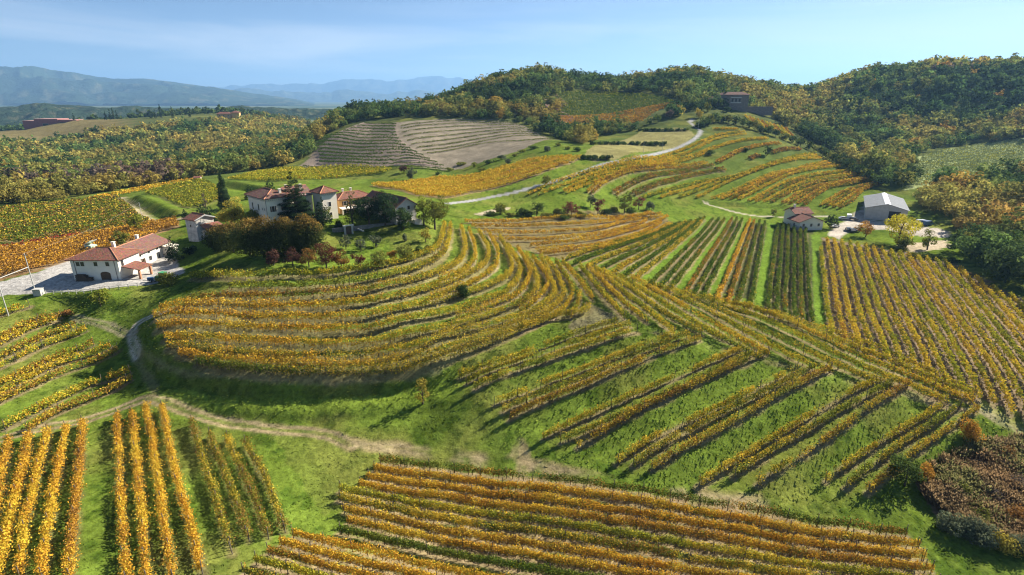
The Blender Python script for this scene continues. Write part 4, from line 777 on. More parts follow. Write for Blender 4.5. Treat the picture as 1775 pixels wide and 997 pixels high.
# far knoll on the left
for i, (px, py, D, H) in enumerate([(128,205,940,13),(183,203,945,14),(191,203,950,17),(197,203,950,20),(203,203,955,15),(262,206,930,17),(270,206,935,14),(280,206,930,22),(300,206,930,18),(330,205,940,16)]):
    a, b, c = ray(px, py); tree(None, 'cypress', H, 2.4, 'ever', 'distant cypress on the far knoll left of the hills', 'cypress', group='cypresses on the far knoll', xy=(a*D, b*D))
a, b, c = ray(1716, 115); tree(None, 'cypress', 15, 1.7, 'ever', 'pointed cypress on the skyline of the right hill', 'cypress', xy=(a*590, b*590))
for px, D, H in [(1648,598,13),(1664,600,11),(1682,600,13),(1620,605,10)]:
    a, b, c = ray(px, 118); tree(None, 'tall', H, 3, 'bare', 'thin see-through tree on the skyline of the right hill', group='thin trees on the skyline', dens=.35, xy=(a*D, b*D))
# ------------------------------------------------------------------ woods: the nearest trees one by one, the rest as a mass
def place(poly_px, spacing, mixf, zone):
    w = unproj(poly_px); lo, hi = w.min(0), w.max(0); out = []
    gx = np.arange(lo[0], hi[0], spacing); gy = np.arange(lo[1], hi[1], spacing); X, Y = np.meshgrid(gx, gy); X = X.ravel() + rng.uniform(-.45, .45, X.size)*spacing; Y = Y.ravel() + rng.uniform(-.45, .45, Y.size)*spacing
    m = inpoly(X, Y, w); D = np.hypot(X, Y); m &= (rng.random(len(X)) < np.clip(1.25 - D/2200, .25, 1)) & (np.abs(X) < Y*1.02 + 30); return [(x, y, zone) for x, y in zip(X[m], Y[m])]
WOOD = place([(-60,364),(0,357),(60,351),(150,340),(230,326),(330,309),(420,298),(500,287),(536,273),(546,247),(575,230),(640,209),(690,204),(700,200),(600,203),(520,207),(420,213),(330,216),(240,226),(100,246),(0,252),(-60,252)], 7.2, None, 'left')
WOOD += place([(690,204),(800,204),(900,213),(958,236),(985,246),(1010,240),(1040,226),(970,221),(957,203),(968,191),(944,170),(1010,157),(1110,161),(1170,171),(1180,184),(1150,200),(1170,203),(1215,190),(1240,180),(1240,192),(1296,192),(1330,192),(1340,203),(1395,240),(1440,262),(1490,292),(1530,322),(1566,326),(1582,290),(1588,268),(1640,254),(1775,235),(1850,236),
    (1850,110,760),(1640,118,760),(1500,135,780),(1390,160,850),(1200,125,820),(1060,130,800),(940,125,800),(850,140,760),(700,190,720),(560,200,760),(520,207,600),(600,201,590)], 8.0, None, 'hill')
WOOD += place([(1650,452),(1700,480),(1745,500),(1790,518),(1900,575),(2050,560),(2050,330),(1830,302),(1740,308),(1650,321),(1592,336),(1600,365),(1648,385),(1668,420)], 7.0, None, 'right')
WOOD += place([(985,244),(1000,232),(1050,224),(1110,220),(1130,214),(1100,226),(1040,236),(1010,252)], 6, None, 'hill')
WOOD += place([(-80,200,1020),(60,200,1020),(230,200,1000),(420,196,1050),(500,195,1400),(200,190,1700),(-80,190,1700)], 17, None, 'far')
FX = unproj([(970,134),(1032,129),(1036,141),(1000,143)])
WOOD = [t for t in WOOD if not inpoly(np.array([t[0]]), np.array([t[1]]), FX)[0]]
X = np.array([t[0] for t in WOOD]); Y = np.array([t[1] for t in WOOD]); Zn = [t[2] for t in WOOD]; D = np.hypot(X, Y)
ns = fnoise(X, Y, 55, 201, 2); n2 = rng.random(len(X)); crest = ground(X, Y)
ORD = np.argsort(D); used = {'autumn_tree': 0, 'green_tree': 0, 'brown_tree': 0}; MASS = {}
LIM = 285; SPOT = {'left': 'in the wood behind the left fields', 'hill': 'in the wood on the hills behind the vineyards', 'right': 'in the wood right of the shed', 'far': 'on the far plain'}
LODS = {}
def lod(var, leaf):
    k = (var, leaf)
    if k not in LODS: LODS[k] = crown_arrays(300 + var, 'broad' if var < 4 else 'tall', 10, 4.6 if var < 4 else 3.4, leaf, 1.0)
    return LODS[k]
INST = {}; WC = dict(gold=(.31,.265,.065), olive=(.20,.215,.052), green=(.12,.175,.045), dark=(.06,.10,.03), orange=(.36,.24,.05), rust=(.28,.19,.05))
for i in ORD:
    z = Zn[i]; v = ns[i] + (n2[i] - .5)*.20
    if z == 'left': c = 'gold' if v > .55 else 'olive' if v > .44 else ('green' if n2[i] > .35 else 'dark')
    elif z == 'right': c = ('rust' if n2[i] > .85 else 'gold') if v > .60 else 'gold' if v > .56 else 'olive' if v > .44 else 'green' if n2[i] > .4 else 'dark'
    elif z == 'hill': v -= .07 + .10*np.clip((crest[i] - 70)/25, 0, 1) - (.06 if X[i] > 180 else 0); c = 'gold' if v > .60 else 'olive' if v > .46 else 'green' if v > .36 else 'dark'
    else: c = 'green' if n2[i] > .4 else 'dark'
    bx, by = X[i] + 262, Y[i] - 350
    if z == 'left' and (bx/55)**2 + (by/30)**2 < 1 and n2[i] < .75: c = 'bare'
    if n2[i] > .99: c = 'orange' if z != 'far' else c
    nm = 'brown_tree' if c == 'bare' else 'green_tree' if c in ('dark', 'green', 'olive') else 'autumn_tree'
    sc = (.68 + .95*rng.random()**1.7) * (1.05 if z != 'far' else 1.15); col = np.array(WC.get(c, TC[c])) * rng.uniform(.75, 1.25) * np.array([rng.uniform(.88, 1.14), 1, 1]); var = int(rng.integers(0, 6)); a = rng.uniform(0, 6.28)
    leaf = [.5, .75, 1.0, 1.35, 2.0, 3.0][int(np.searchsorted([270, 400, 560, 760, 1100], D[i]))]
    gz = float(ground(X[i], Y[i])) - .2 - (0.6 if var >= 4 else 1.2)*sc
    if used[nm] < LIM and z != 'far':
        used[nm] += 1; key = (var, leaf)
        if key not in INST:
            Vp, br = lod(var, leaf); tr = np.array([[-.25,0,-.5],[.25,0,-.5],[.12,0,6],[-.12,0,6],[0,-.25,-.5],[0,.25,-.5],[0,.12,6],[0,-.12,6],[-3.9,.3,5.2],[3.9,-.4,5.6],[3.9,-.4,5.7],[-3.9,.3,5.3],[.3,-3.9,4.6],[-.3,3.9,6.4],[-.3,3.9,6.5],[.3,-3.9,4.7]])
            Va = np.r_[Vp, tr]; INST[key] = mesh_quads('woodland_tree', Va, np.arange(len(Va)).reshape(-1, 4), M_CROWN, np.r_[br, np.full((16, 3), .5)])
        o = link(nm, INST[key], loc=(X[i], Y[i], gz)); o.rotation_euler = (0, 0, a); o.scale = (sc, sc, sc*rng.uniform(.85, 1.2)); o.color = (*col, 1)
        adj = {'autumn_tree': 'autumn-coloured', 'green_tree': 'green', 'brown_tree': 'bare brown'}[nm]
        tag(o, '%s leafy tree %s' % (adj, SPOT[z]) if nm != 'brown_tree' else 'bare greyish-brown tree %s' % SPOT[z], 'tree', '%s trees %s' % (adj, SPOT[z]))
    else:
        Vp, br = lod(var, leaf); ca, sa = math.cos(a)*sc, math.sin(a)*sc
        Vw = np.c_[Vp[:, 0]*ca - Vp[:, 1]*sa + X[i], Vp[:, 0]*sa + Vp[:, 1]*ca + Y[i], Vp[:, 2]*sc + gz]; MASS.setdefault(z, []).append((Vw, br*col[None]))
LAB = {'left': 'golden autumn wood filling the valley behind the left fields', 'hill': 'dark and olive wood covering the hills behind the vineyards', 'right': 'orange-tinted wood beside the shed yard', 'far': 'scattered dark trees on the far plain'}
for z, l in MASS.items():
    V = np.concatenate([q[0] for q in l]); c = np.concatenate([q[1] for q in l])
    tag(link('woodland', mesh_quads('woodland', V, np.arange(len(V)).reshape(-1, 4), M_CROWN, c)), LAB[z], 'wood', kind='stuff')
print('wood', len(WOOD), used, {z: len(l) for z, l in MASS.items()})
# reed bed at the lower right
w = unproj([(1690,772),(1775,762),(1850,800),(1850,960),(1775,956),(1700,928),(1625,888),(1596,842),(1645,800)]); lo, hi = w.min(0), w.max(0); n = 150000
x = rng.uniform(lo[0], hi[0], n); y = rng.uniform(lo[1], hi[1], n); k = inpoly(x + (fnoise(x, y, 3, 98) - .5)*5, y + (fnoise(x, y, 3, 99) - .5)*5, w) & (fnoise(x, y, 2.2, 96) > .30); x, y = x[k], y[k]; n = len(x); hgt = rng.uniform(.7, 2.3, n)*(.35 + 1.1*fnoise(x, y, 3.5, 95, 4)); a = rng.uniform(0, 3.14, n); z = ground(x, y)
dx, dy = np.cos(a)*.045, np.sin(a)*.045; lx, ly = rng.normal(-.2, .45, n), rng.normal(-.1, .45, n)
V = np.stack([np.c_[x-dx, y-dy, z], np.c_[x+dx, y+dy, z], np.c_[x+dx*1.6+lx, y+dy*1.6+ly, z+hgt], np.c_[x-dx*1.6+lx, y-dy*1.6+ly, z+hgt]], 1).reshape(-1, 3)
t = fnoise(x, y, 4, 97)[:, None]; c = (np.array((.25,.155,.075))*(1-t) + np.array((.16,.125,.065))*t)*rng.uniform(.5, 1.7, (n, 1)); g = fnoise(x, y, 6, 90) + rng.normal(0, .08, n) > .60; c[g] = np.array((.20, .19, .07))*rng.uniform(.6, 1.4, (g.sum(), 1))
tag(link('reeds', mesh_quads('reeds', V, np.arange(len(V)).reshape(-1, 4), M_GRASS, np.repeat(c, 4, 0))), 'brown dry reed bed at the lower right corner', 'reeds', kind='stuff')
# ------------------------------------------------------------------ buildings
def tile_mat(name, col, col2):
    m, nt, o = new_mat(name); N = nt.nodes; L = nt.links
    b = N.new('ShaderNodeBsdfPrincipled'); b.inputs['Roughness'].default_value = .9; b.inputs['Specular IOR Level'].default_value = .15
    tc = N.new('ShaderNodeTexCoord'); nz = N.new('ShaderNodeTexNoise'); nz.inputs['Scale'].default_value = 1.3; nz.inputs['Detail'].default_value = 5; nz.inputs['Roughness'].default_value = .8
    L.new(tc.outputs['Object'], nz.inputs['Vector'])
    vo = N.new('ShaderNodeTexVoronoi'); vo.inputs['Scale'].default_value = 3.2; L.new(tc.outputs['Object'], vo.inputs['Vector'])
    cr = N.new('ShaderNodeValToRGB'); cr.color_ramp.elements[0].position = .32; cr.color_ramp.elements[1].position = .68; cr.color_ramp.elements[0].color = (*col2, 1); cr.color_ramp.elements[1].color = (*col, 1)
    L.new(nz.outputs['Fac'], cr.inputs['Fac'])
    mx = N.new('ShaderNodeMix'); mx.data_type = 'RGBA'; mx.blend_type = 'MULTIPLY'; mx.inputs['Factor'].default_value = .45; L.new(cr.outputs['Color'], mx.inputs['A']); L.new(vo.outputs['Color'], mx.inputs['B']); L.new(mx.outputs['Result'], b.inputs['Base Color'])
    bp = N.new('ShaderNodeBump'); bp.inputs['Strength'].default_value = .8; bp.inputs['Distance'].default_value = .08; L.new(vo.outputs['Distance'], bp.inputs['Height']); L.new(bp.outputs[0], b.inputs['Normal']); L.new(b.outputs[0], o.inputs['Surface'])
    return m
M_TILE = tile_mat('roof_tiles', (.33, .14, .095), (.17, .085, .065)); M_TILE2 = tile_mat('old_roof_tiles', (.29, .15, .115), (.15, .09, .075))
M_PLAST = simple_mat('cream_plaster', (.72, .68, .60), var=.07, scale=.5); M_WARM = simple_mat('warm_plaster', (.78, .70, .58), var=.08, scale=.5); M_OCHRE = simple_mat('ochre_plaster', (.58, .34, .13), var=.1, scale=.5)
M_OLD = simple_mat('stained_plaster', (.50, .47, .42), var=.45, scale=.7); M_STONE = simple_mat('rubble_stone', (.22, .205, .18), var=.4, scale=1.6, bump=.6); M_DKSTONE = simple_mat('dark_stone', (.20, .17, .15), var=.35, scale=.8)
M_GLASS = simple_mat('window_glass', (.03, .035, .04), rough=.15, var=.1, spec=.5); M_FRAME = simple_mat('pale_trim', (.62, .59, .53), var=.05); M_WOOD = simple_mat('dark_wood', (.10, .065, .04), var=.3, scale=3); M_SHUT = simple_mat('shutter_wood', (.13, .08, .055), var=.2, scale=3)
M_BRICK = simple_mat('brick', (.42, .20, .11), var=.25, scale=3); M_PIPE = simple_mat('pipe_metal', (.22, .19, .17), rough=.5); M_SHEET = simple_mat('fibre_cement', (.15, .165, .185), var=.14, scale=.35); M_LIGHT = simple_mat('clear_sheet', (.60, .64, .68), rough=.6, var=.06)
M_CONC = simple_mat('concrete', (.42, .41, .38), var=.18, scale=.6); M_RED = simple_mat('red_render', (.30, .10, .085), var=.15, scale=.2); M_WHITE = simple_mat('white_paint', (.78, .78, .76), rough=.35, var=.04); M_BLACK = simple_mat('black_rubber_and_shade', (.03, .03, .03), var=.1)
M_GREEN = simple_mat('green_paint', (.05, .26, .10), rough=.4, var=.06); M_BLUE = simple_mat('blue_paint', (.05, .11, .22), rough=.4, var=.08); M_DKPAINT = simple_mat('dark_paint', (.035, .04, .05), rough=.3, var=.05, spec=.5); M_SILVER = simple_mat('grey_paint', (.40, .42, .44), rough=.35, var=.05)
class MB:
    def __init__(s): s.v = []; s.f = []
    def poly(s, *p): n = len(s.v); s.v += [tuple(q) for q in p]; s.f.append(tuple(range(n, n+len(p)))); return s
    def box(s, x0, x1, y0, y1, z0, z1):
        n = len(s.v); s.v += [(x, y, z) for z in (z0, z1) for x, y in ((x0,y0),(x1,y0),(x1,y1),(x0,y1))]
        s.f += [(n+a, n+b, n+c, n+d) for a, b, c, d in ((3,2,1,0),(4,5,6,7),(0,1,5,4),(1,2,6,5),(2,3,7,6),(3,0,4,7))]; return s
    def slab(s, pts, t):
        """a sheet of thickness t below the given outline"""
        n = len(s.v); k = len(pts); s.v += [tuple(p) for p in pts] + [(p[0], p[1], p[2]-t) for p in pts]
        s.f.append(tuple(range(n, n+k))); s.f.append(tuple(range(n+2*k-1, n+k-1, -1))); s.f += [(n+i, n+k+i, n+k+(i+1) % k, n+(i+1) % k) for i in range(k)]; return s
    def cyl(s, p, q, r, k=8, r2=None):
        p, q = Vector(p), Vector(q); d = (q-p).normalized(); a = d.orthogonal().normalized(); b = d.cross(a); n = len(s.v); r2 = r if r2 is None else r2
        for c, rr in ((p, r), (q, r2)): s.v += [tuple(c + (a*math.cos(6.28318*i/k) + b*math.sin(6.28318*i/k))*rr) for i in range(k)]
        s.f += [(n+i, n+(i+1) % k, n+k+(i+1) % k, n+k+i) for i in range(k)]; s.f += [tuple(range(n+k-1, n-1, -1)), tuple(range(n+k, n+2*k))]; return s
    def build(s, name, mat, parent=None, label=None):
        me = bpy.data.meshes.new(name); me.from_pydata(s.v, [], s.f); me.validate(); me.update(); me.materials.append(mat); o = link(name, me, parent)
        if label: o['label'] = label
        return o
def thing(name, x, y, z, rz, label, cat, group=None):
    o = bpy.data.objects.new(name, None); COL.objects.link(o); o.location = (x, y, z); o.rotation_euler = (0, 0, rz); return tag(o, label, cat, group)
def opening(root, face, dims, u, z, w, h, kind='window', shutters=False, arch=False, mat=None):
    """a window or door set in one wall: dims = (x0,x1,y0,y1) of the block, u along the face"""
    x0, x1, y0, y1 = dims
    def P(a, d, zz):    # a along the face, d outward
        return {'F': (x0+a, y0-d, zz), 'K': (x0+a, y1+d, zz), 'L': (x0-d, y0+a, zz), 'R': (x1+d, y0+a, zz)}[face]
    def bx(b, a0, a1, d0, d1, z0, z1):
        p, q = P(a0, d0, z0), P(a1, d1, z1); b.box(min(p[0],q[0]), max(p[0],q[0]), min(p[1],q[1]), max(p[1],q[1]), z0, z1)
    pane = MB(); bx(pane, u-w/2, u+w/2, -.12, .012, z, z+h)
    if arch:
        pts = [P(u + w/2*math.cos(t), .012, z+h+.42*w*math.sin(t)*.55) for t in np.linspace(0, math.pi, 9)]; pane.poly(*pts)
    o = pane.build(kind, mat or (M_GLASS if kind == 'window' else M_WOOD), root)
    fr = MB(); t = .10
    for a0, a1, z0, z1 in ((u-w/2-t, u-w/2, z, z+h), (u+w/2, u+w/2+t, z, z+h), (u-w/2-t, u+w/2+t, z-.12, z)) + (() if arch else ((u-w/2-t, u+w/2+t, z+h, z+h+t),)): bx(fr, a0, a1, -.02, .06, z0, z1)
    fr.build('frame', M_FRAME, o)
    if kind == 'window' and not arch:
        mb = MB(); bx(mb, u-.03, u+.03, 0, .03, z+.003, z+h-.003); bx(mb, u-w/2+.003, u-.035, 0, .026, z+h*.5-.02, z+h*.5+.02); bx(mb, u+.035, u+w/2-.003, 0, .026, z+h*.5-.02, z+h*.5+.02); mb.build('glazing_bar', M_SHUT, o)
    if shutters:
        for sg in (-1, 1):
            s = MB(); c = u + sg*(w/2 + .12 + w*.25); bx(s, c-w*.25, c+w*.25, .003, .07, z-.02, z+h+.02); s.build('shutter', M_SHUT, o)
def walls(root, dims, h, mat, gable=None, rise=0, base=-1.5, name='wall'):
    x0, x1, y0, y1 = dims; b = MB().box(x0, x1, y0, y1, base, h)
    if gable == 'y':
        xm = (x0+x1)/2
        n = len(b.v); b.v += [(x0,y0,h),(x1,y0,h),(xm,y0,h+rise),(x0,y1,h),(x1,y1,h),(xm,y1,h+rise)]; b.f += [(n,n+1,n+2),(n+4,n+3,n+5)]
    if gable == 'x':
        ym = (y0+y1)/2
        n = len(b.v); b.v += [(x0,y0,h),(x0,y1,h),(x0,ym,h+rise),(x1,y0,h),(x1,y1,h),(x1,ym,h+rise)]; b.f += [(n+1,n,n+2),(n+3,n+4,n+5)]
    return b.build(name, mat, root)
def roof(root, dims, h, rise, kind, mat, ov=.6, cap=True, th=.22):
    x0, x1, y0, y1 = dims; d = rise*ov/ (((y1-y0) if kind in ('x',) else (x1-x0))/2) if kind in 'xy' else 0
    b = MB(); z0 = h + .03
    if kind == 'y':
        xm = (x0+x1)/2; r = z0+rise; b.slab([(x0-ov,y0-ov,z0-d),(xm,y0-ov,r),(xm,y1+ov,r),(x0-ov,y1+ov,z0-d)], th); b.slab([(xm,y0-ov,r),(x1+ov,y0-ov,z0-d),(x1+ov,y1+ov,z0-d),(xm,y1+ov,r)], th); line = [((xm,y0-ov,r),(xm,y1+ov,r))]
    elif kind == 'x':
        ym = (y0+y1)/2; r = z0+rise; b.slab([(x0-ov,y0-ov,z0-d),(x1+ov,y0-ov,z0-d),(x1+ov,ym,r),(x0-ov,ym,r)], th); b.slab([(x0-ov,ym,r),(x1+ov,ym,r),(x1+ov,y1+ov,z0-d),(x0-ov,y1+ov,z0-d)], th); line = [((x0-ov,ym,r),(x1+ov,ym,r))]
    else:   # hipped
        X0, X1, Y0, Y1 = x0-ov, x1+ov, y0-ov, y1+ov; w = min(X1-X0, Y1-Y0)/2; r = z0+rise
        if X1-X0 >= Y1-Y0: a, c = (X0+w, (Y0+Y1)/2, r), (X1-w-.02, (Y0+Y1)/2, r)
        else: a, c = ((X0+X1)/2, Y0+w, r), ((X0+X1)/2, Y1-w-.02, r)
        A, B, Cc, Dd = (X0,Y0,z0), (X1,Y0,z0), (X1,Y1,z0), (X0,Y1,z0)
        if X1-X0 >= Y1-Y0: fs = [[A,B,c,a],[B,Cc,c],[Cc,Dd,a,c],[Dd,A,a]]; line = [(a,c),(A,a),(Dd,a),(B,c),(Cc,c)]
        else: fs = [[A,B,a],[B,Cc,c,a],[Cc,Dd,c],[Dd,A,a,c]]; line = [(a,c),(A,a),(B,a),(Cc,c),(Dd,c)]
        for f in fs: b.poly(*f)
        b.poly(Dd, Cc, B, A) if False else None; b.box(X0+.02, X1-.02, Y0+.02, Y1-.02, z0-.2, z0-.01)
    o = b.build('roof', mat, root)
    if cap:
        c = MB()
        for p, q in line: c.cyl((p[0], p[1], p[2]+.03), (q[0], q[1], q[2]+.03), .14, 6)
        c.build('ridge_tiles', M_BRICK, o)
    return o
def chimney(rf, x, y, z, h=1.3, s=.35):
    o = MB().box(x-s, x+s, y-s, y+s, z-.6, z+h).box(x-s-.1, x+s+.1, y-s-.1, y+s+.1, z+h+.003, z+h+.15).build('chimney', M_WARM, rf); return o
def gz(x, y): return float(ground(x, y))
# farmhouse
FX0, FY0 = -116.6, 140.4; FZ = gz(-110, 139)
fh = thing('farmhouse', FX0, FY0, FZ, 0, 'long cream farmhouse with red tiled roofs by the pale yard', 'house')
d1, d2 = (0, 12.5, 0, 8.8), (2.2, 10.6, 8.803, 25)
walls(fh, d1, 5.7, M_PLAST); rf = roof(fh, d1, 5.7, 2.1, 'h', M_TILE, .8); chimney(rf, 7, 7.5, 7.2)
walls(fh, d2, 4.7, M_PLAST, 'y', 1.9); rf2 = roof(fh, (2.2, 10.6, 9.9, 25), 4.7, 1.9, 'y', M_TILE2, .9); chimney(rf2, 4.5, 21, 5.9)
for u in (1.9, 3.1, 6.6, 9.7): opening(fh, 'F', d1, u, 3.9, .95, 1.1)
opening(fh, 'F', d1, 8.6, 0.02, 2.7, 1.7, 'door', arch=True)
opening(fh, 'R', d1, 1.6, 3.5, 1.0, 1.6)
for x in (1.0, 11.6): MB().cyl((x, -.09, .1), (x, -.09, 5.5), .07).build('drainpipe', M_PIPE, fh)
for u, z, w, h, k in ((3, 3.1, 1, 1.1, 0), (7, 3.1, 1, 1.1, 0), (11, 3.1, 1, 1.1, 0), (12.4, 3.1, 1, 1.1, 0), (7.2, .9, 1.4, 1.3, 0)): opening(fh, 'R', d2, u, z, w, h)
opening(fh, 'R', d2, 11, 0.02, 1.6, 2.3, 'door', mat=M_GLASS); opening(fh, 'R', d2, 4, 0.02, 1.8, 2.3, 'door')
cp = MB().slab([(12.53, .9, 3.5), (17.2, 1.0, 2.55), (17.2, 6.6, 2.55), (12.53, 6.8, 3.5)], .2).build('porch_roof', M_TILE, fh)
for x, y in ((16.7, 1.4), (16.7, 6.1)): MB().box(x-.25, x+.25, y-.25, y+.25, -.6, 2.38).build('porch_post', M_BRICK, fh)
MB().box(10.7, 13.5, 22, 25.2, -1, 3.2).slab([(10.7, 21.7, 3.75), (13.9, 21.7, 3.2), (13.9, 25.6, 3.2), (10.7, 25.6, 3.75)], .15).build('side_wing', M_WARM, fh)
wp = thing('wood_pile', FX0+3.3, FY0-.75, FZ, 0, 'stacked firewood pile against the farmhouse front wall', 'wood pile')
for r in range(7):
    for c in range(14 - r if r > 3 else 14):
        b = MB(); x = -1.9 + c*.29 + (r % 2)*.14; b.cyl((x, -.5+rng.uniform(-.06, .06), .15 + r*.25), (x, .5, .15 + r*.25), .135, 7); b.build('log', M_BARK, wp)
gs = thing('garden_shed', *unproj([(160, 437)])[0], 0, -.35, 'small pale green lean-to behind the farmhouse roof', 'shed'); gs.location.z = gz(*gs.location[:2])
walls(gs, (-1.5, 1.5, -1, 1), 2.4, simple_mat('pale_green_paint', (.45, .60, .48))); MB().slab([(-1.7, -1.2, 2.46), (1.7, -1.2, 4.0), (1.7, 1.2, 4.0), (-1.7, 1.2, 2.46)], .1).build('roof', M_WHITE, gs)
# the old tower
ox, oy = -104.6, 174.6; ot = thing('old_tower', ox, oy, gz(-101, 174), R(-30), 'old stained stone tower with small gabled tile roof beside the screen of trees', 'tower')
d = (0, 5.6, 0, 6); walls(ot, d, 7.0, M_OLD, 'x', 1.3); roof(ot, d, 7.0, 1.3, 'x', M_TILE, .5); opening(ot, 'F', d, 2.6, 4.3, .7, .9); opening(ot, 'R', d, 3, 4.6, .8, .9)
MB().slab([(6.15, -.55, 6.99), (6.15, 3, 8.33), (6.15, 6.55, 6.99), (6.15, 5.9, 6.99), (6.15, 3, 8.0), (6.15, .1, 6.99)], .12).build('gable_trim', M_WHITE, ot)
d = (5.603, 10, 1.5, 7); walls(ot, d, 3.6, M_OLD, name='annex_wall'); MB().slab([(5.62, 1, 5.3), (10.4, 1, 3.7), (10.4, 7.4, 3.7), (5.62, 7.4, 5.3)], .18).build('annex_roof', M_TILE, ot)
# castle
cx, cy_ = -83.8, 175.5; ct = thing('castle', cx, cy_, CAMZ-37.6, R(-43.6), 'cream castle villa with two corner towers and arched friezes on the hill', 'castle')
dA, dB_, dC = (0, 13, 0, 8), (3.5, 12, 8.003, 15.4), (12.6, 18.2, 15.4, 20.6)
def frieze(root, dims, h, faces):
    x0, x1, y0, y1 = dims; b = MB()
    for f in faces:
        n = int((x1-x0 if f in 'FK' else y1-y0)/.62)
        for i in range(n):
            u = (i+.5)*.62
            if f == 'F': b.box(x0+u-.13, x0+u+.13, y0-.3, y0-.003, h-.85, h-.05)
            if f == 'R': b.box(x1+.003, x1+.3, y0+u-.13, y0+u+.13, h-.85, h-.05)
            if f == 'L': b.box(x0-.3, x0-.003, y0+u-.13, y0+u+.13, h-.85, h-.05)
        if f == 'F': b.box(x0-.3, x1+.3, y0-.32, y0-.004, h-.35, h-.01)
        if f == 'R': b.box(x1+.004, x1+.32, y0, y1, h-.36, h-.012)
        if f == 'L': b.box(x0-.32, x0-.004, y0, y1, h-.36, h-.012)
    b.build('arched_frieze', M_FRAME, root)
for dd, h, fs in ((dA, 8.8, 'FRL'), (dB_, 8.6, 'R'), (dC, 9.3, 'FR')):
    walls(ct, dd, h, M_WARM, base=-4); frieze(ct, dd, h, fs)
rA = roof(ct, dA, 8.8, 2.0, 'h', M_TILE2, .75); rB = roof(ct, dB_, 8.6, 2.2, 'y', M_TILE2, .5); rC = roof(ct, dC, 9.3, 1.7, 'h', M_TILE, .75)
chimney(rA, 11.2, 5.5, 9.6); chimney(rB, 9.5, 13, 9.8, 1.6); chimney(rB, 6, 10, 9.8)
for u, z, w, h in ((3, 4.6, .8, 1.9), (7.3, 4.6, .8, 1.9), (9.9, 5.0, .4, .7), (11.7, 5.0, .4, .7), (7.5, .6, .9, 1.7)): opening(ct, 'F', dA, u, z, w, h)
opening(ct, 'F', dA, 3.2, 0, 1.6, 1.7, 'door', arch=True)
for u in (2, 5.5): opening(ct, 'R', dA, u, 4.6, .8, 1.7, shutters=True); opening(ct, 'R', dA, u, 1, .8, 1.5)
for u in (2, 5): opening(ct, 'R', dB_, u, 4.6, .8, 1.7)
opening(ct, 'R', dC, 2.6, 4.8, .8, 1.4); opening(ct, 'F', dC, 2.8, 4.8, .8, 1.4); opening(ct, 'R', dC, 2.6, 1.2, .9, 1.6)
for x, y in ((13.06, -.06), (18.26, 15.34)): MB().cyl((x, y, 0), (x, y, 8.3), .08).build('drainpipe', M_PIPE, ct)
# ochre house
oh = thing('ochre_house', -57.5, 183.5, CAMZ-37.6, R(41), 'ochre house with open arcade between castle tower and gabled villa', 'house')
d = (0, 12, 0, 6.5); walls(oh, d, 5.6, M_OCHRE, base=-3); r_ = roof(oh, d, 5.6, 1.8, 'h', M_TILE, .7); chimney(r_, 3.6, 4.5, 6.8, 1.5, .28); chimney(r_, 6.5, 4.5, 6.8, 1.5, .28)
for u in (2, 5, 8, 10.6): opening(oh, 'F', d, u, 3.5, .9, 1.3, shutters=True)
for u in (1.5, 4, 6.5, 9): opening(oh, 'F', d, u, .02, 1.5, 1.7, 'door', arch=True, mat=M_GLASS)
MB().slab([(-.3, -2.6, 2.75), (11.5, -2.6, 2.75), (11.5, -.01, 3.1), (-.3, -.01, 3.1)], .15).build('arcade_roof', M_WARM, oh)
for u in (0, 2.8, 5.6, 8.4, 11.2): MB().box(u-.16, u+.16, -2.5, -2.2, -2, 2.58).build('arcade_pillar', M_WARM, oh)
# gabled villa
gv = thing('gabled_villa', -36.6, 172.6, CAMZ-37.8, R(44.6), 'grey gabled villa with a long tiled roof at the right end of the castle', 'house')
d = (0, 7.8, 0, 19); walls(gv, d, 5.5, simple_mat('grey_plaster', (.55, .52, .48), var=.16, scale=.5), 'y', 2.4, -3); r_ = roof(gv, d, 5.5, 2.4, 'y', M_TILE2, .8)
opening(gv, 'F', d, 1.9, 3.3, 1.9, 1.7); opening(gv, 'F', d, 4.9, 4.0, .9, 1.2, shutters=False); opening(gv, 'F', d, 5.0, .02, .9, 1.9, 'door'); opening(gv, 'F', d, 1.9, .9, .9, 1.3)
for u in (3, 7, 11, 15): opening(gv, 'R', d, u, 3.2, .9, 1.3)
MB().box(5.6, 8.4, -2.2, -.01, -3, .5).build('doorstep_terrace', M_WARM, gv)
# garden retaining wall with steps
wl = [world(px, py, 38.2/-float(ray(px, py)[2]))[:2] for px, py in ((576,400),(612,396.5),(650,392),(687,389))]; wl = np.array(wl)
rw = thing('retaining_wall', wl[1][0], wl[1][1], 0, 0, 'dark stone retaining wall with steps below the castle terrace', 'wall'); b = MB()
for p, q2 in list(zip(wl, wl[1:])) + [(wl[-1], wl[-1] + np.array([3.0, 9.0]))]:
    p = p - wl[1]; q2 = q2 - wl[1]; dv = (q2-p)/np.hypot(*(q2-p)); nv = np.array([-dv[1], dv[0]])*.3; n = len(b.v); z0, z1 = CAMZ-43, CAMZ-37.5
    b.v += [(*(p-nv), z0), (*(q2-nv), z0), (*(q2+nv), z0), (*(p+nv), z0), (*(p-nv), z1), (*(q2-nv), z1), (*(q2+nv), z1), (*(p+nv), z1)]; b.f += [tuple(n+i for i in f) for f in ((3,2,1,0),(4,5,6,7),(0,1,5,4),(1,2,6,5),(2,3,7,6),(3,0,4,7))]
b.build('wall', M_STONE, rw); s = MB(); dv = (wl[2]-wl[1])/np.hypot(*(wl[2]-wl[1])); nv = np.array([dv[1], -dv[0]])
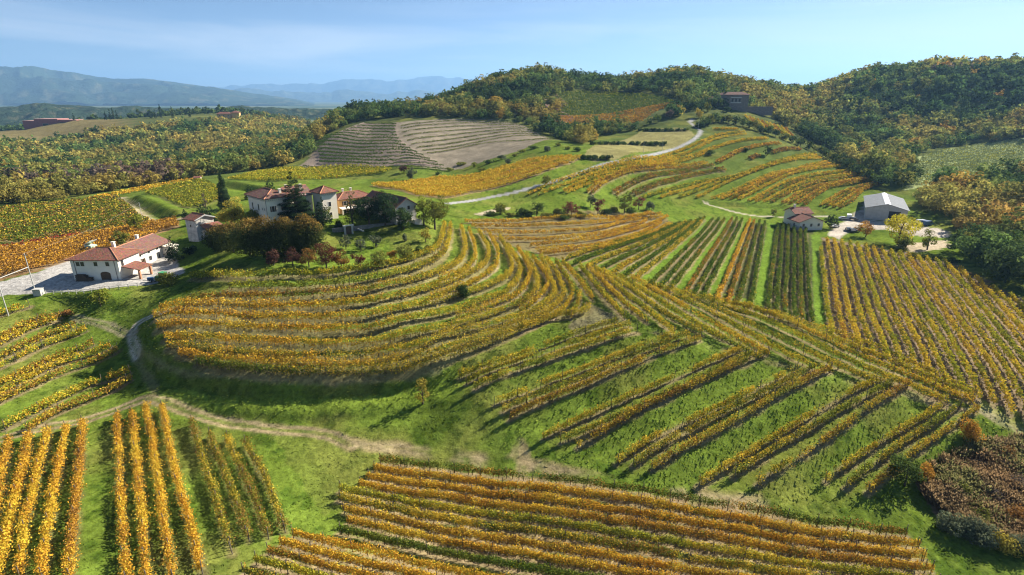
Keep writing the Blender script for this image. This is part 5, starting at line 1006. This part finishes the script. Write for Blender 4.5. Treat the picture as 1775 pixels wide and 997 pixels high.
for i in range(9):
    a = dv*(1.2 + i*.55); c = nv*.35; z = CAMZ-38.2 - i*.33; P = [a+c, a+c+dv*.55, a+c+dv*.55+nv*1.5, a+c+nv*1.5]; n = len(s.v); s.v += [(*q, z-.33) for q in P] + [(*q, z) for q in P]; s.f += [tuple(n+k for k in f) for f in ((3,2,1,0),(4,5,6,7),(0,1,5,4),(1,2,6,5),(2,3,7,6),(3,0,4,7))]
s.build('steps', M_CONC, rw)
pl = thing('garden_gate', *(wl[1]+nv*2.2 - dv*2.0), gz(*(wl[1]+nv*2.2)), math.atan2(dv[1], dv[0]), 'small stone garden gate with pale lintel below the castle terrace', 'gate')
for x in (-1.1, 1.1): MB().box(x-.25, x+.25, -.25, .25, -.5, 2.5).build('pillar', M_CONC, pl)
MB().box(-1.6, 1.6, -.3, .3, 2.503, 2.85).build('lintel', M_FRAME, pl); MB().box(-.84, .84, -.05, .05, .02, 2.3).build('door', M_WOOD, pl)
# small house by the valley yard
hx, hy = unproj([(1384,400)])[0]; rh = thing('farmhouse', hx, hy, gz(hx+4, hy+2), R(8), 'small red-roofed house at the end of the pale track', 'house')
d = (0, 11, 0, 7.5); walls(rh, d, 3.9, M_PLAST, 'y', 2.0); roof(rh, d, 3.9, 2.0, 'y', M_TILE, .7); dd = (2.5, 10.5, 7.503, 15); walls(rh, dd, 6.0, M_PLAST, 'x', 1.8); r_ = roof(rh, dd, 6.0, 1.8, 'x', M_TILE, .6); chimney(r_, 4.2, 11.2, 7.9, 1.2)
for u in (2, 5.5, 9): opening(rh, 'F', d, u, 1.6, 1, 1.2)
for u in (1.5, 5): opening(rh, 'R', d, u, .02, 1.8, 2.2, 'door')
for u in (1.5, 3.6, 5.6): opening(rh, 'R', dd, u, 3.6, .9, 1.3)
for u in (2, 5): opening(rh, 'F', dd, u, 4.2, .9, 1.1)
opening(rh, 'L', d, 3.5, 1.4, 1, 1.2)
# grey shed
sx, sy = unproj([(1498,379)])[0]; sh = thing('farm_shed', sx, sy, gz(sx+6, sy+8), R(-30), 'large grey sheet-roofed farm shed with a pale ridge strip', 'shed')
d = (0, 16, 0, 36); walls(sh, d, 4.8, M_CONC, 'y', 2.2); ro = roof(sh, d, 4.8, 2.2, 'y', M_SHEET, .6, cap=False, th=.12)
b = MB(); sl = 2.2/8
b.slab([(6.9, -.6, 7.03-1.1*sl+.05), (8, -.6, 7.08), (8, 36.6, 7.08), (6.9, 36.6, 7.03-1.1*sl+.05)], .04); b.slab([(8, -.6, 7.08), (9.1, -.6, 7.03-1.1*sl+.05), (9.1, 36.6, 7.03-1.1*sl+.05), (8, 36.6, 7.08)], .04); b.build('ridge_skylight', M_LIGHT, ro)
MB().box(9, 13.4, -.03, .4, .02, 3.8).build('doorway', M_BLACK, sh); MB().box(8.7, 13.7, -.06, .01, 3.803, 4.1).build('lintel', M_CONC, sh)  # solid black block paints the shade inside the open doorway
for i in range(1, 12): MB().slab([(-.58, i*3, 4.86), (7, i*3, 6.80), (7, i*3+.12, 6.80), (-.58, i*3+.12, 4.86)], .03).slab([(9, i*3, 6.80), (16.58, i*3, 4.86), (16.58, i*3+.12, 4.86), (9, i*3+.12, 6.80)], .03).build('sheet_seam', M_CONC, ro)
for u in (6, 12, 18, 24, 30): opening(sh, 'L', d, u, 2.6, 2.4, .9)
# hilltop villa and its terrace wall
a, b_, c = ray(1243, 187); Dv = 505; hv = thing('hilltop_villa', a*Dv, b_*Dv, gz(a*Dv, b_*Dv), R(-14), 'dark stone villa with pale arches below the hilltop wood', 'house')
d = (0, 26, 0, 10); walls(hv, d, 9.5, M_DKSTONE, base=-6); roof(hv, d, 9.5, 2.4, 'h', M_TILE2, .8, cap=False); dd = (-9, -.003, 2, 9); walls(hv, dd, 6, M_DKSTONE, base=-6); roof(hv, dd, 6, 2, 'h', M_TILE2, .6, cap=False)
for u in (12.5, 15.5, 18.5): opening(hv, 'F', d, u, 3.2, 1.9, 2.6, arch=True)
MB().box(11, 20, -.22, -.003, 6.9, 7.5).box(11, 20, -.22, -.003, 2.3, 2.9).build('pale_loggia_band', M_FRAME, hv); opening(hv, 'F', d, 5, 4, 1.2, 1.8); opening(hv, 'F', d, 8.5, 4, 1.2, 1.8); opening(hv, 'F', dd, 4, 2, 1.2, 1.6)
a, b_, c = ray(1292, 184); tw = thing('terrace_wall', a*Dv, b_*Dv, gz(a*Dv, b_*Dv), R(-12), 'long dark terrace wall right of the hilltop villa', 'wall'); MB().box(0, 24, 0, .8, -4, 3.4).build('wall', M_DKSTONE, tw); MB().box(-.1, 24.1, -.1, .9, 3.403, 3.7).build('coping', M_DKSTONE, tw)
# far left: red winery, red-roofed farm, white hut
a, b_, c = ray(38, 208); Dw = 950; wn = thing('winery', a*Dw, b_*Dw, gz(a*Dw + 40, b_*Dw), 0, 'long low red winery building on the far left knoll', 'building')
zz = gz(a*Dw+40, b_*Dw); wn.location.z = zz; d = (0, 60, 0, 25); walls(wn, (0, 22, 0, 25), 8, M_RED, base=-6); walls(wn, (22.003, 62, -2, 24), 11, M_RED, base=-6); walls(wn, (62.003, 88, -1, 22), 9.5, M_RED, base=-6)
MB().box(-.5, 22, -.6, 25.4, 8.003, 8.6).box(22.01, 62.4, -2.6, 24.6, 11.003, 11.7).box(62.41, 88.6, -1.6, 22.6, 9.503, 10.1).build('roof', simple_mat('pink_roof', (.42, .22, .20)), wn); opening(wn, 'F', (62.003, 88, -1, 22), 13, 3.5, 20, 2.6); opening(wn, 'F', (22.003, 62, -2, 24), 18, 0, 9, 4)
a, b_, c = ray(376, 203); fa = thing('farmhouse', a*930, b_*930, gz(a*930, b_*930), R(10), 'distant red-roofed farm beyond the left wood', 'house'); d = (0, 22, 0, 9); walls(fa, d, 8, M_OCHRE, base=-4); roof(fa, d, 8, 3, 'h', M_TILE, .8, cap=False); d = (24, 36, -2, 8); walls(fa, d, 10, M_OCHRE, base=-4); roof(fa, d, 10, 3, 'h', M_TILE, .8, cap=False)
for u in (4, 11, 18): opening(fa, 'F', (0, 22, 0, 9), u, 4, 1.6, 2)
x, y = unproj([(337, 315)])[0]; hu = thing('hut', x, y, gz(x, y), .3, 'tiny white hut at the edge of the left wood', 'hut'); d = (0, 3.4, 0, 3); walls(hu, d, 2.4, M_WHITE, 'x', .6); roof(hu, d, 2.4, .6, 'x', M_TILE, .3, cap=False); opening(hu, 'F', d, 1.7, .02, .9, 1.8, 'door')
# ------------------------------------------------------------------ yard things, poles, vehicles
def wheel(root, x, y, r, w, name='wheel'):
    o = MB().cyl((x, y-w/2, r), (x, y+w/2, r), r, 14).build(name, M_BLACK, root); MB().cyl((x, y-w/2-.02, r), (x, y+w/2+.02, r), r*.5, 10).build('rim', M_SILVER, o)
def prism(prof, y0, y1):
    b = MB(); n = len(prof); b.v += [(x, y0, z) for x, z in prof] + [(x, y1, z) for x, z in prof]; b.f += [tuple(range(n-1, -1, -1)), tuple(range(n, 2*n))] + [(i, (i+1) % n, n+(i+1) % n, n+i) for i in range(n)]; return b
def car(px, rz, paint, label, kind='parked_car', van=False, cat='car', group=None):
    x, y = unproj([px])[0]; r = thing(kind, x, y, gz(x, y)+.02, rz, label, cat, group)
    if van:
        prism([(-2.4,.45),(2.4,.45),(2.4,1.1),(1.9,1.25),(1.2,2.1),(-2.4,2.15)], -.95, .95).build('body', paint, r); prism([(1.93,1.27),(1.27,2.03),(1.31,2.05),(1.97,1.29)], -.8, .8).build('windscreen', M_GLASS, r)
        for s in (-.96, .94): prism([(.2,1.3),(1.6,1.3),(1.15,1.95),(.2,1.95)], s, s+.02).build('side_window', M_GLASS, r)
    else:
        prism([(-2.1,.4),(2.1,.4),(2.15,.8),(1.2,.95),(.55,1.42),(-1.0,1.45),(-1.75,1.0),(-2.15,.95)], -.85, .85).build('body', paint, r)
        for s in (-.86, .84): prism([(-1.35,.98),(1.0,.98),(.5,1.34),(-.95,1.36)], s, s+.02).build('side_window', M_GLASS, r)
        prism([(1.18,.98),(.57,1.41),(.6,1.43),(1.22,1.0)], -.72, .72).build('windscreen', M_GLASS, r)
    for xx in (-1.35, 1.35):
        for yy in (-.82, .82): wheel(r, xx, yy, .33, .2)
    for yy in (-.6, .6): MB().box(2.14 if not van else 2.39, 2.18 if not van else 2.43, yy-.15, yy+.15, .62, .78).build('headlight', M_LIGHT, r)
    return r
def tractor(px, rz, paint, label, sc=1.0):
    x, y = unproj([px])[0]; r = thing('tractor', x, y, gz(x, y)+.02, rz, label, 'tractor'); r.scale = (sc,)*3
    prism([(.2,.75),(2.2,.75),(2.25,1.35),(.9,1.6),(.2,1.6)], -.4, .4).build('bonnet', paint, r); MB().box(-1.3, .2, -.55, .55, .7, 1.25).build('chassis', paint, r)
    c = MB()
    for xx in (-1.2, .15):
        for yy in (-.62, .62): c.box(xx-.05, xx+.05, yy-.05, yy+.05, 1.25, 2.5)
    c.build('cab_frame', M_BLACK, r); MB().box(-1.12, .08, -.58, .58, 1.4, 2.45).build('cab_window', M_GLASS, r); MB().box(-1.35, .3, -.75, .75, 2.503, 2.65).build('cab_roof', paint, r)
    for yy in (-.85, .85): wheel(r, -.7, yy, .85, .45); wheel(r, 1.6, yy*.85, .5, .3)
    MB().cyl((1.3, .3, 1.5), (1.3, .3, 2.4), .05).build('exhaust', M_PIPE, r); return r
tractor((282,488), R(165), M_GREEN, 'green tractor parked on the farm yard by the fence')
x, y = unproj([(262,489)])[0]; sp = thing('sprayer', x, y, gz(x, y), .4, 'small dark blue sprayer standing beside the green tractor', 'sprayer'); MB().box(-.7, .7, -.45, .45, .5, 1.3).build('tank', M_BLUE, sp); MB().cyl((.75, 0, .9), (1.1, 0, .9), .5, 12).build('fan', M_SILVER, sp); MB().box(-1.9, -.7, -.05, .05, .5, .6).build('drawbar', M_PIPE, sp)
for yy in (-.55, .55): wheel(sp, 0, yy, .42, .25)
tb = thing('bench_table', *unproj([(283,441)])[0], 0, .5, 'white table with benches by the farmhouse wing', 'table'); tb.location.z = gz(*tb.location[:2]); MB().box(-1, 1, -.4, .4, .72, .78).build('table_top', M_WHITE, tb)
for yy in (-.75, .75): MB().box(-1, 1, yy-.15, yy+.15, .42, .47).build('bench', M_WHITE, tb)
for xx in (-.8, .8): MB().box(xx-.05, xx+.05, -.9, .9, -.1, .42).build('trestle', M_WHITE, tb)
bx_ = unproj([(68,511)])[0]; cs = thing('cistern', *bx_, gz(*bx_), .1, 'small concrete cistern box at the corner of the yard', 'cistern'); MB().box(-.9, .9, -.7, .7, -1.2, 1.5).build('tank', M_CONC, cs); MB().box(-1, 1, -.8, .8, 1.503, 1.62).build('lid', M_CONC, cs)
fl = smooth_line(unproj([(80,510),(120,509),(165,506),(215,500),(262,494)]), 1.0); fe = thing('yard_fence', *fl[0], 0, 0, 'low wooden rail fence along the edge of the farm yard', 'fence')
r1 = MB(); r2 = MB()
for i, (p, q2) in enumerate(zip(fl, fl[1:])):
    z0, z1 = gz(*p), gz(*q2); p, q2 = p-fl[0], q2-fl[0]
    for b, h in ((r1, .95), (r2, .5)): b.cyl((*p, z0+h), (*q2, z1+h), .05, 5)
    if i % 2 == 0: MB().cyl((*p, z0-.3), (*p, z0+1.1), .07, 6).build('fence_post', M_CONC, fe)
r1.build('rail', M_CONC, fe); r2.build('rail', M_CONC, fe)
def pole(px, h, lean, label, xy=None, arm=True, r=.13, mat=None):
    x, y = unproj([px])[0] if xy is None else xy; z = gz(x, y); p = thing('utility_pole', x, y, z, 0, label, 'pole'); p.rotation_euler = (0, lean, 0); MB().cyl((0, 0, -.8), (0, 0, h), r, 8, r*.7).build('pole', mat or M_CONC, p)
    if arm: MB().box(-.6, .6, -.05, .05, h-.5, h-.38).build('crossarm', M_PIPE, p)
    return Vector((x + math.sin(lean)*h, y, z + h*math.cos(lean)))
def wire(a, b, sag, label):
    m_ = MB(); P = [a.lerp(b, t) - Vector((0, 0, sag*4*t*(1-t))) for t in np.linspace(0, 1, 13)]; o = [p - P[0] for p in P]
    for p, q2 in zip(o, o[1:]): m_.cyl(p, q2, .025, 4)
    w_ = m_.build('overhead_wire', M_PIPE); w_.location = P[0]; tag(w_, label, 'wire')
pa = pole((62,508), 10.5, 0, 'tall concrete utility pole at the corner of the farm yard'); pb = pole((15,548), 9.5, 0, 'shorter utility pole below the farm road', arm=False)
st = MB(); x, y = unproj([(62,508)])[0]
st.cyl(pa - Vector((0, 0, 3.6)), pb - Vector((0, 0, .2)), .09, 6); o = st.build('pole_strut', M_CONC); tag(o, 'slanting pale strut joining the two poles by the farm road', 'strut')
pc = pole((248,384), 7.5, 0, 'thin pole in the field behind the farmhouse', r=.09, arm=False); pd = pole((1148,262), 8, 0, 'thin utility pole beside the winding road', r=.1, mat=M_CONC); pe = pole((1210,226), 8, 0, 'thin utility pole at the top bend of the road', r=.1); pf = pole((1115,266), 7, 0, 'thin utility pole on the dry terraces', r=.09)
wire(pa, pc, 1.5, 'thin overhead wire from the yard pole over the reddish field'); wire(pf, pd, .6, 'thin overhead wire above the dry terraces'); wire(pd, pe, .8, 'thin overhead wire along the winding road')
car((1462,381), R(-10), M_SILVER, 'grey car parked left of the three beside the small house'); car((1471,379), R(60), M_WHITE, 'white van parked on the yard beside the green slope', 'parked_van', True, 'van'); car((1479,382), R(-35), M_DKPAINT, 'dark car parked nearest the shed beside the green slope')
for i, px in enumerate([(1470,400),(1476,402),(1483,401)]): car(px, R(70+i*8), M_DKPAINT, '%s dark car of the three by the round orange tree' % nth(i+1), group='dark cars by the orange tree')
car((1597,389), R(10), M_SILVER, 'pale van in the shade of the wood', 'parked_van', True, 'van'); car((1607,391), R(20), M_BLUE, 'blue van beside the pale van in the shade', 'parked_van', True, 'van')
car((1447,394), R(20), M_WHITE, 'white car half hidden behind the dark bush', )
